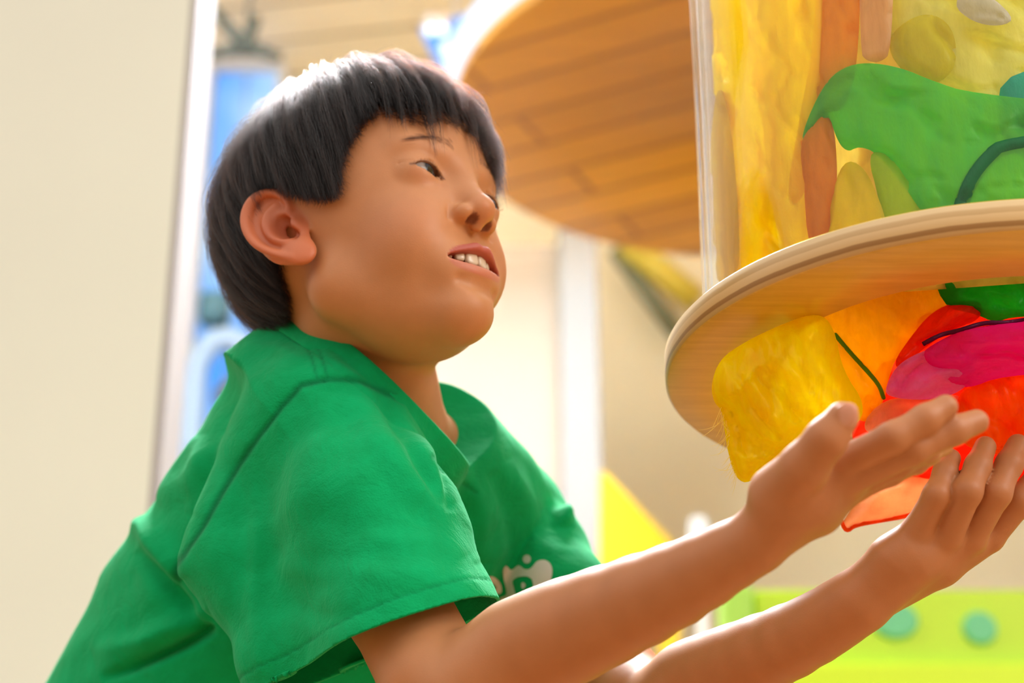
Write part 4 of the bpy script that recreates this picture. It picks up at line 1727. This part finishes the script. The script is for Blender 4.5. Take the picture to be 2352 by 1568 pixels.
def build_hair(n=42000, k=11):
    ph = rng.uniform(-180, 180, n)
    cut = hair_cut(ph)
    u = rng.uniform(0, 1, n)
    cmax = np.cos(np.radians(3))
    cmin = np.cos(np.radians(np.maximum(cut - 4, 20)))
    th0 = np.degrees(np.arccos(cmax - u * (cmax - cmin)))
    fringe = np.exp(-(ph / 40.0) ** 4)
    # clumps along the cut line
    clump = 3.0 * np.sin(ph * 0.62 + 1.3) + 3.6 * np.sin(ph * 1.27 + 0.4) + 0.8 * np.sin(ph * 2.9)
    back = np.clip((np.abs(ph) - 105) / 30, 0, 1)
    end = cut + clump * fringe * 1.5 - np.abs(rng.normal(0, 1, n)) * (2.0 + 9.0 * fringe + 2.0 * back) - 2.5 * fringe + (rng.uniform(0, 1, n) < 0.6) * rng.uniform(0, 19, n) * fringe * np.clip(np.sin(ph * 0.9 + 0.6) + 0.6 * np.sin(ph * 2.3 + 2.0), 0, 1) ** 1.5
    length = rng.uniform(48, 78, n)
    th1 = np.minimum(end, th0 + length / 95.0 * 57.3)
    th1 = np.maximum(th1, th0 + 4)
    t = np.linspace(0, 1, k)
    TH = th0[:, None] + (th1 - th0)[:, None] * t
    swirl = (rng.normal(0, 2.0, n) * (1 - 0.75 * fringe))[:, None] * t + rng.normal(0, 0.5, (n, 1)) * np.sin(t * 6 + rng.uniform(0, 6, (n, 1)))
    lock = 2.6 * np.sin(ph * 1.27 + 0.4 + 1.57)[:, None] * t ** 2
    PHI = ph[:, None] + swirl + lock * fringe[:, None]
    s = (TH - th0[:, None]) / 57.3 * 95.0
    R = skull_radius(TH.ravel(), ((PHI + 180) % 360 - 180).ravel()).reshape(TH.shape)
    depth = rng.uniform(0.15, 1.0, n)[:, None] ** 0.7
    hmax = (14.0 + 3.0 * back)[:, None] * np.interp(TH, [0, 30, 70, 95, 115, 140], [1.3, 1.35, 1.05, 0.8, 0.75, 0.7])
    lump = 1 + 0.13 * np.sin(PHI * 0.31 + TH * 0.05 + 1.0) * np.sin(TH * 0.11) + 0.10 * np.sin(PHI * 0.83 + 2.0 - TH * 0.04)
    H = 0.3 + (hmax * depth * lump) * (1 - np.exp(-s / 14.0))
    wild = (rng.uniform(0, 1, n) > 0.955)[:, None] * rng.uniform(1, 6.5, n)[:, None] * t ** 2
    pts = SKULL_O + direction(TH.ravel(), PHI.ravel()).reshape(n, k, 3) * (R + H + wild)[..., None]
    # the nape hair falls straight down instead of curling under the skull
    return from_head(pts.reshape(-1, 3)).reshape(n, k, 3)


hair_mat = hair_material()
strands('hair', build_hair(), 0.00008, hair_mat, person)


def build_brow(s, n=190, k=6):
    u = rng.uniform(0, 1, n)
    v = rng.normal(0, 1, n)
    x = 11 + 27 * u
    z = 39.5 + 2.6 * np.sin(u * 3.1) - 1.0 * u + v * (1.9 - 0.8 * u)
    base = np.stack([x, np.full(n, 100.0), z], 1)
    # drop on to the face
    for _ in range(40):
        base[:, 1] -= 0.75 * head_sdf(base.astype(np.float32))
    t = np.linspace(0, 1, k)
    dx = 5.0 * (0.4 + u)
    dz = 3.0 * (1 - 1.5 * u)
    pts = base[:, None, :] + np.stack([dx[:, None] * t, 0.3 + 0 * u[:, None] * t + 0.7 * np.sin(t * 3)[None, :], dz[:, None] * t], -1)
    flat = pts.reshape(-1, 3)
    for _ in range(3):
        dd = head_sdf(flat.astype(np.float32))
        flat[:, 1] -= np.minimum(dd - 0.25, 4) * 0.8
    flat[:, 0] *= s
    return from_head(flat).reshape(n, k, 3)


for s in (-1, 1):
    strands('eyebrow', build_brow(s), 0.00003, hair_mat, person)


def build_lash(s, n=70, k=6):
    u = np.linspace(0.14, 0.95, n)
    ax = 42.5 - 26.5 * u
    z = eye_slit(np.stack([ax, ax, ax], 1), ax)[1]
    y = EYE[1] + np.sqrt(np.clip(14.0 ** 2 - (ax - EYE[0]) ** 2 - (z - EYE[2]) ** 2, 0, None))
    t = np.linspace(0, 1, k)
    L = rng.uniform(2.0, 3.6, n)
    out = (0.9 - 1.2 * u)
    pts = np.stack([ax[:, None] + out[:, None] * 2.5 * t, y[:, None] + L[:, None] * 0.8 * t, z[:, None] - 1.1 * t + 1.6 * t ** 2], -1)
    flat = pts.reshape(-1, 3)
    flat[:, 0] *= s
    return from_head(flat).reshape(n, k, 3)


for s in (-1, 1):
    strands('eyelashes', build_lash(s), 0.00005, hair_mat, person)


def shirt_material():
    m = mat('green_jersey', (0.0, 0.36, 0.115), 0.85)
    t = NT(m)
    tc = t.n('ShaderNodeTexCoord')
    no = t.n('ShaderNodeTexNoise', Scale=60.0, Detail=6.0, Roughness=0.65)
    t.l(tc.outputs['Object'], no.inputs['Vector'])
    cr = t.n('ShaderNodeValToRGB')
    cr.color_ramp.elements[0].position = 0.3
    cr.color_ramp.elements[0].color = (0.0, 0.37, 0.118, 1)
    cr.color_ramp.elements[1].position = 0.7
    cr.color_ramp.elements[1].color = (0.0, 0.45, 0.155, 1)
    t.l(no.outputs['Fac'], cr.inputs['Fac'])
    at = t.n('ShaderNodeAttribute', attribute_name='seam')
    mx = t.n('ShaderNodeMix', data_type='RGBA')
    mx.inputs[7].default_value = (0.0, 0.13, 0.045, 1)
    t.l(at.outputs['Fac'], mx.inputs['Factor'])
    t.l(cr.outputs['Color'], mx.inputs[6])
    t.l(mx.outputs[2], t.b.inputs['Base Color'])
    w = t.n('ShaderNodeTexNoise', Scale=900.0, Detail=2.0)
    t.l(tc.outputs['Object'], w.inputs['Vector'])
    crease = t.n('ShaderNodeTexNoise', Scale=38.0, Detail=4.0, Roughness=0.6, Distortion=0.6)
    t.l(tc.outputs['Object'], crease.inputs['Vector'])
    b1 = t.n('ShaderNodeBump', Strength=0.35, Distance=0.0008)
    t.l(w.outputs['Fac'], b1.inputs['Height'])
    b2 = t.n('ShaderNodeBump', Strength=0.5, Distance=0.004)
    t.l(crease.outputs['Fac'], b2.inputs['Height'])
    t.l(b1.outputs['Normal'], b2.inputs['Normal'])
    t.l(b2.outputs['Normal'], t.b.inputs['Normal'])
    t.b.inputs['Sheen Weight'].default_value = 0.25
    t.b.inputs['Sheen Roughness'].default_value = 0.4
    t.b.inputs['Sheen Tint'].default_value = (0.3, 1.0, 0.6, 1)
    t.b.inputs['Specular IOR Level'].default_value = 0.15
    return m


SVOX = max(0.0016, VOX)
_lo = np.array([-.46, .74, 0.74])
_hi = np.array([.17, 1.46, P(690, 690, 1.2)[2] + .03])
spos, squad = surface_nets(shirt_sdf, _lo, _hi, SVOX, project=1)


def seg_dist(q, line):
    """distance of 2-D points to a polyline, and the position along it (0..1)"""
    line = np.asarray(line, float)
    best = np.full(len(q), 1e9)
    along = np.zeros(len(q))
    for i in range(len(line) - 1):
        a, b = line[i], line[i + 1]
        ab = b - a
        t = np.clip((q - a) @ ab / (ab @ ab), 0, 1)
        dd = np.hypot(*(q - a - t[:, None] * ab).T)
        m = dd < best
        best[m] = dd[m]
        along[m] = ((i + t) / (len(line) - 1))[m]
    return best, along


snorm = grad_of(shirt_sdf, spos, SVOX)
snorm /= np.linalg.norm(snorm, axis=1, keepdims=True) + 1e-9
spx = to_px(spos)
facing = ((CAM - spos) * snorm).sum(1) > 0
near_side = facing & (spx[:, 2] < 1.30)
disp = np.zeros(len(spos))
seam = np.zeros(len(spos))

# sewn seams: (line, width in photo pixels, depth in mm, darkness)
SEAMS = [
    ([(408, 1330), (418, 1290), (432, 1255), (480, 1180), (540, 1090), (590, 1000), (640, 930), (690, 882), (745, 870)], 7, 1.3, 0.8),
    ([(745, 870), (800, 868), (830, 873), (872, 892), (920, 922)], 7, 1.2, 0.65),
    ([(690, 752), (702, 790), (716, 820), (728, 870)], 3.5, 0.5, 0.45),
    ([(714, 748), (722, 780), (738, 815), (752, 866)], 3.5, 0.5, 0.45),
    ([(985, 1060), (1030, 1085), (1085, 1130)], 5, 0.7, 0.35),
]
for line, wd, dep, dark in SEAMS:
    dd, al = seg_dist(spx[:, :2], line)
    g = np.exp(-(dd / wd) ** 2) * near_side
    disp -= g * dep / 1000
    seam = np.maximum(seam, g * dark)
# stitching along the sleeve hem
hd = (spos - HEM_N[0]) @ HEM_N[1]
g = np.exp(-((hd + 0.0125) / 0.0008) ** 2) * (spx[:, 0] < 1160) * facing
disp -= g * 0.0006
seam = np.maximum(seam, 0.35 * g)
cu, cs, ca = collar_q(spos)
crr = np.sqrt((cu / COL_RU) ** 2 + (cs / COL_RS) ** 2)
g = np.exp(-((ca + 0.017) / 0.0010) ** 2) * (crr < 1.5)
disp -= g * 0.0008

# folds: (line, width in photo pixels, height in mm)
FOLDS = [
    ([(790, 890), (850, 980), (930, 1080), (1010, 1180), (1060, 1280)], 34, 3.0),
    ([(900, 900), (960, 1010), (1005, 1100), (1030, 1160)], 20, 3.5),
    ([(860, 900), (925, 1010), (985, 1110), (1015, 1165)], 14, -3.0),
    ([(1000, 1040), (1020, 1110), (1030, 1180)], 12, -3.0),
    ([(760, 900), (740, 1000), (650, 1150), (560, 1300)], 46, 2.5),
    ([(575, 1060), (600, 1250), (590, 1400), (600, 1560)], 24, 2.2),
    ([(690, 1180), (800, 1210), (900, 1190)], 36, -1.4),
    ([(800, 1300), (900, 1330), (1020, 1310)], 28, 1.4),
    ([(640, 1380), (760, 1420), (880, 1390)], 26, -1.5),
    ([(830, 1230), (930, 1250), (1010, 1230)], 24, 1.4),
    ([(640, 1290), (720, 1320), (820, 1300)], 26, 1.3),
    ([(560, 800), (640, 800), (700, 830)], 16, 1.5),
    ([(800, 780), (860, 850), (915, 915)], 14, 2.0),
    ([(760, 800), (830, 850), (880, 890)], 10, -1.5),
    ([(300, 1185), (345, 1230), (390, 1290), (408, 1335)], 24, 7.0),
    ([(320, 1260), (370, 1330), (420, 1400), (480, 1470)], 20, -8.0),
    ([(360, 1150), (430, 1110), (520, 1000)], 26, 3.0),
    ([(210, 1500), (330, 1470), (420, 1430), (480, 1400)], 24, 5.0),
    ([(230, 1560), (350, 1510), (440, 1470), (490, 1440)], 13, -10.0),
    ([(450, 1000), (470, 1080), (440, 1180)], 26, 2.5),
    ([(1070, 1080), (1100, 1180), (1110, 1290)], 24, 3.0),
    ([(1130, 1080), (1170, 1190), (1180, 1300)], 22, -3.0),
    ([(1160, 1060), (1215, 1160), (1240, 1280)], 22, 2.5),
    ([(1262, 1150), (1268, 1200), (1266, 1220)], 12, -1.5),
    ([(1290, 1165), (1296, 1185), (1296, 1210)], 14, 6.0),
    ([(560, 1010), (620, 950), (690, 900)], 26, -1.5),
]
ok = facing
for line, wd, hgt in FOLDS:
    dd, al = seg_dist(spx[:, :2], line)
    disp += np.exp(-(dd / wd) ** 2) * np.sin(np.clip(al, 0, 1) * math.pi) ** 0.6 * ok * hgt / 1000 * 1.25


def wave(p, dirs, seed):
    r = np.random.default_rng(seed)
    v = np.zeros(len(p))
    for f, amp in dirs:
        for _ in range(4):
            k = r.normal(0, 1, 3)
            k = k / np.linalg.norm(k) * f
            v += amp * np.sin(p @ k + r.uniform(0, 6.28))
    return v


disp += wave(spos, [(55, 0.0007), (110, 0.0004), (210, 0.00022)], 5)
# no displacement at the openings
bcon = spos + snorm * disp[:, None]
open_low = spos[:, 2] < _lo[2] + 0.012
sq = squad[~open_low[squad].any(1)]
p_body, p_near, p_far = [np.concatenate(v) for v in zip(*[shirt_parts(spos[i:i + 8000].astype(np.float32)) for i in range(0, len(spos), 8000)])]
zone = np.zeros(len(spos), int)
zone[(p_near < p_body - 0.0005) & (hd > -0.012)] = 2
zone[(p_far < p_body - 0.0005) & (((spos - HEM_F[0]) @ HEM_F[1]) > -0.012)] = 3
zone[(crr < 1.12) & (ca > -0.012)] = 1
used = np.zeros(len(spos), bool)
used[sq.ravel()] = True
remap = np.cumsum(used) - 1
sv, sf = bcon[used], remap[sq]
shirt_me = mesh_from('t_shirt', sv, sf)
set_float(shirt_me, 'seam', seam[used])
# the openings are cut straight, cloth edge against the plane of each hem
_z = zone[used]
_bm = bmesh.new()
_bm.from_mesh(shirt_me)
_bm.verts.ensure_lookup_table()
_lay = _bm.verts.layers.int.new('zone')
for v, k in zip(_bm.verts, _z):
    v[_lay] = int(k)
for k, co, no, inset in ((1, COL_C, COL_A, 0.0012), (2, HEM_N[0], HEM_N[1], 0.0015), (3, HEM_F[0], HEM_F[1], 0.0015)):
    fs = [f for f in _bm.faces if any(v[_lay] == k for v in f.verts)]
    vs = set(v for f in fs for v in f.verts)
    es = set(e for f in fs for e in f.edges)
    bmesh.ops.bisect_plane(_bm, geom=list(vs) + list(es) + fs, dist=1e-6, plane_co=Vector(co - no * inset), plane_no=Vector(no), clear_outer=True)
_bm.verts.layers.int.remove(_bm.verts.layers.int['zone'])
_bm.to_mesh(shirt_me)
_bm.free()
shirt_mat = shirt_material()
shirt = link('t_shirt', shirt_me, shirt_mat, person, 'green cotton T-shirt with white lettering on the chest')
_m = shirt.modifiers.new('thickness', 'SOLIDIFY')
_m.thickness = 0.0018
_m.offset = -1


# ribbed collar band sewn round the neck opening
def collar_mesh():
    nt, rows = 260, [-0.0190, -0.0184, -0.0168, -0.012, -0.006, -0.002, 0.0006, 0.0014]
    lift = [0.0002, 0.0010, 0.0014, 0.0016, 0.0016, 0.0015, 0.0010, 0.0]
    th = np.linspace(0, 2 * math.pi, nt, endpoint=False)
    dirs = COL_U[None] * (COL_RU * np.cos(th))[:, None] + COL_S[None] * (COL_RS * np.sin(th) * np.where(np.sin(th) < 0, 0.64, 1.0))[:, None]
    ln = np.linalg.norm(dirs, axis=1)
    rs = np.arange(0.85, 1.20, 0.003)
    R = []
    for a in rows:
        aa = min(a, -0.0015)
        r = np.full(nt, 1.19)
        done = np.zeros(nt, bool)
        for q in rs:
            v = shirt_sdf((COL_C + COL_A * aa + dirs * q).astype(np.float32))
            hit = (v > 0) & ~done
            r[hit] = q
            done |= hit
        for _ in range(6):
            r = 0.5 * r + 0.25 * np.roll(r, 1) + 0.25 * np.roll(r, -1)
        R.append(r)
    V, Fc = [], []
    rings = [(a, r + l / ln) for a, r, l in zip(rows, R, lift)] + [(0.0010, R[-1] - 0.0012 / ln), (-0.004, R[-1] - 0.0018 / ln), (-0.019, R[-2] - 0.0016 / ln)]
    for a, r in rings:
        V.append(COL_C + COL_A * a + dirs * r[:, None])
    for i in range(len(rings) - 1):
        for j in range(nt):
            j2 = (j + 1) % nt
            Fc.append((i * nt + j, i * nt + j2, (i + 1) * nt + j2, (i + 1) * nt + j))
    me = mesh_from('collar', np.concatenate(V), np.array(Fc))
    set_float(me, 'seam', np.zeros(len(me.vertices)))
    return me


link('collar', collar_mesh(), shirt_mat, shirt)


# white lettering on the chest
def chest_hit(px, py):
    bv = chest_hit.bv
    r = ray(px, py)
    o = Vector(CAM)
    for _ in range(4):
        h = bv.ray_cast(o, Vector(r))[0]
        # the sleeve hangs in front of the chest: go on to the cloth behind it
        if h is None or (np.array(h) - CAM) @ AX_F > 1.10:
            return h
        o = h + Vector(r) * 0.002
    return None


chest_hit.bv = BVHTree.FromPolygons([tuple(v) for v in sv], [tuple(f) for f in sf])


def decal(polys, step=3.0):
    """flat print lying on the cloth; polys: list of (outline, hole or None) in photo pixels"""
    V, Fc = [], []
    for outline, holes in polys:
        o = smooth_poly(outline, 2)
        q, dist, fa = outline_grid(o, step)
        keepv = np.ones(len(q), bool)
        for hole in holes:
            ho = smooth_poly(hole, 2)
            ins = inside_poly(q, ho)
            d, near = poly_nearest(q, ho)
            keepv &= ~(ins & (d > step * 0.8))
            q = np.where(ins[:, None], near, q)
        off = len(V)
        okv = []
        for (x, y), k in zip(q, keepv):
            h = chest_hit(x, y)
            okv.append(h is not None and k)
            if h is None:
                h = Vector((0, 0, 0))
            n = Vector(CAM) - h
            V.append(tuple(h + n.normalized() * 0.0006))
        for f in fa:
            if all(okv[i] for i in f):
                Fc.append(tuple(int(i) + off for i in f))
    return mesh_from('printed_lettering', np.array(V), Fc)


_LOGO = [
    # the letter e
    ([(1118, 1325), (1132, 1322), (1148, 1335), (1154, 1355), (1150, 1364), (1138, 1362), (1126, 1352), (1140, 1356), (1140, 1346), (1128, 1336), (1116, 1338)], []),
    # splash shape with a letter cut out of it
    ([(1163, 1298), (1170, 1306), (1174, 1312), (1182, 1304), (1190, 1297), (1197, 1300), (1202, 1306), (1212, 1308), (1222, 1303), (1232, 1288), (1248, 1284), (1262, 1290), (1269, 1305), (1268, 1322), (1262, 1340), (1258, 1362),
      (1240, 1385), (1150, 1400), (1146, 1372), (1163, 1368), (1164, 1355), (1158, 1335), (1155, 1315), (1157, 1303)],
     [[(1176, 1332), (1190, 1324), (1210, 1322), (1222, 1330), (1226, 1346), (1218, 1362), (1222, 1380), (1184, 1392), (1184, 1365), (1179, 1345)]]),
    # counter of the letter
    ([(1197, 1337), (1204, 1337), (1208, 1344), (1203, 1352), (1197, 1350)], []),
    # the dot
    ([(1210, 1273), (1217, 1276), (1220, 1283), (1217, 1291), (1210, 1294), (1203, 1291), (1200, 1283), (1203, 1276)], []),
]
link('printed_lettering', decal(_LOGO), mat('white_print', (0.72, 0.72, 0.70), 0.7), shirt, 'white printed lettering')


# shorts, legs and shoes below the edge of the picture
HIP = P(600, 1960, 1.27)


def lower_sdf(p):
    s = TOR_L[:2] / np.linalg.norm(TOR_L[:2])
    f = np.array([s[1], -s[0]])
    d = None
    for k in (-1, 1):
        c = HIP[:2] + s * 0.065 * k
        hip = (c[0], c[1], HIP[2] + 0.02)
        kn = (c[0] + f[0] * 0.03, c[1] + f[1] * 0.03, 0.33)
        an = (c[0] - f[0] * 0.01, c[1] - f[1] * 0.01, 0.05)
        e = chain(p, [hip, kn, an], [0.080, 0.070, 0.062])
        d = e if d is None else smin(d, e, 0.02)
    d = smin(d, rcone(p, tuple(HIP), tuple(HIP + TOR_UP * 0.08), 0.085, 0.085), 0.03)
    return np.maximum(d, 0.055 - p[:, 2])


_p, _q = surface_nets(lower_sdf, HIP - np.array([0.25, 0.25, HIP[2] + 0.01]), HIP + np.array([0.25, 0.25, 0.25]), 0.008)
link('trousers', mesh_from('trousers', _p, _q), mat('dark_denim', (0.02, 0.03, 0.06), 0.8), person)
for k in (-1, 1):
    s = TOR_L[:2] / np.linalg.norm(TOR_L[:2])
    f = np.array([s[1], -s[0]])
    if f @ TOR_F[:2] < 0:
        f = -f
    c = HIP[:2] + s * 0.065 * k

    def shoe(p):
        a = np.array([c[0], c[1], 0.045])
        b = np.array([c[0] + f[0] * 0.12, c[1] + f[1] * 0.12, 0.035])
        d = smin(rcone(p, a, b, 0.042, 0.036), rcone(p, a, a + np.array([0, 0, 0.04]), 0.044, 0.05), 0.02)
        return np.maximum(d, 0.001 - p[:, 2])
    lo = np.array([c[0] - 0.2, c[1] - 0.2, -0.01])
    _p, _q = surface_nets(shoe, lo, lo + np.array([0.4, 0.4, 0.17]), 0.006)
    link('shoe', mesh_from('shoe', _p, _q), mat('grey_shoe', (0.25, 0.25, 0.27), 0.6), person)

# loose threads frayed from the bright yellow scarf
_n, _k = 46, 9
_t = np.linspace(0, 1, _k)
_x = rng.uniform(1655, 1695, _n)
_y = 930 + (_x - 1655) * 3.6 + rng.normal(0, 14, _n)
_th = []
for i in range(_n):
    ln = rng.uniform(20, 65)
    ang = rng.normal(1.75, 0.35)
    cu = rng.normal(0, 0.45)
    px = _x[i] + ln * _t * np.cos(ang + cu * _t)
    py = np.minimum(_y[i], 1105) + ln * _t * np.sin(ang + cu * _t)
    _th.append([P(a, b, 1.006) for a, b in zip(px, py)])
_ys = [o for o in bpy.data.objects if o.get('label', '').startswith('bright yellow scarf')][0]
strands('loose_threads', np.array(_th), 0.00012, mat('yellow_thread', (0.95, 0.82, 0.2), 0.5), _ys)
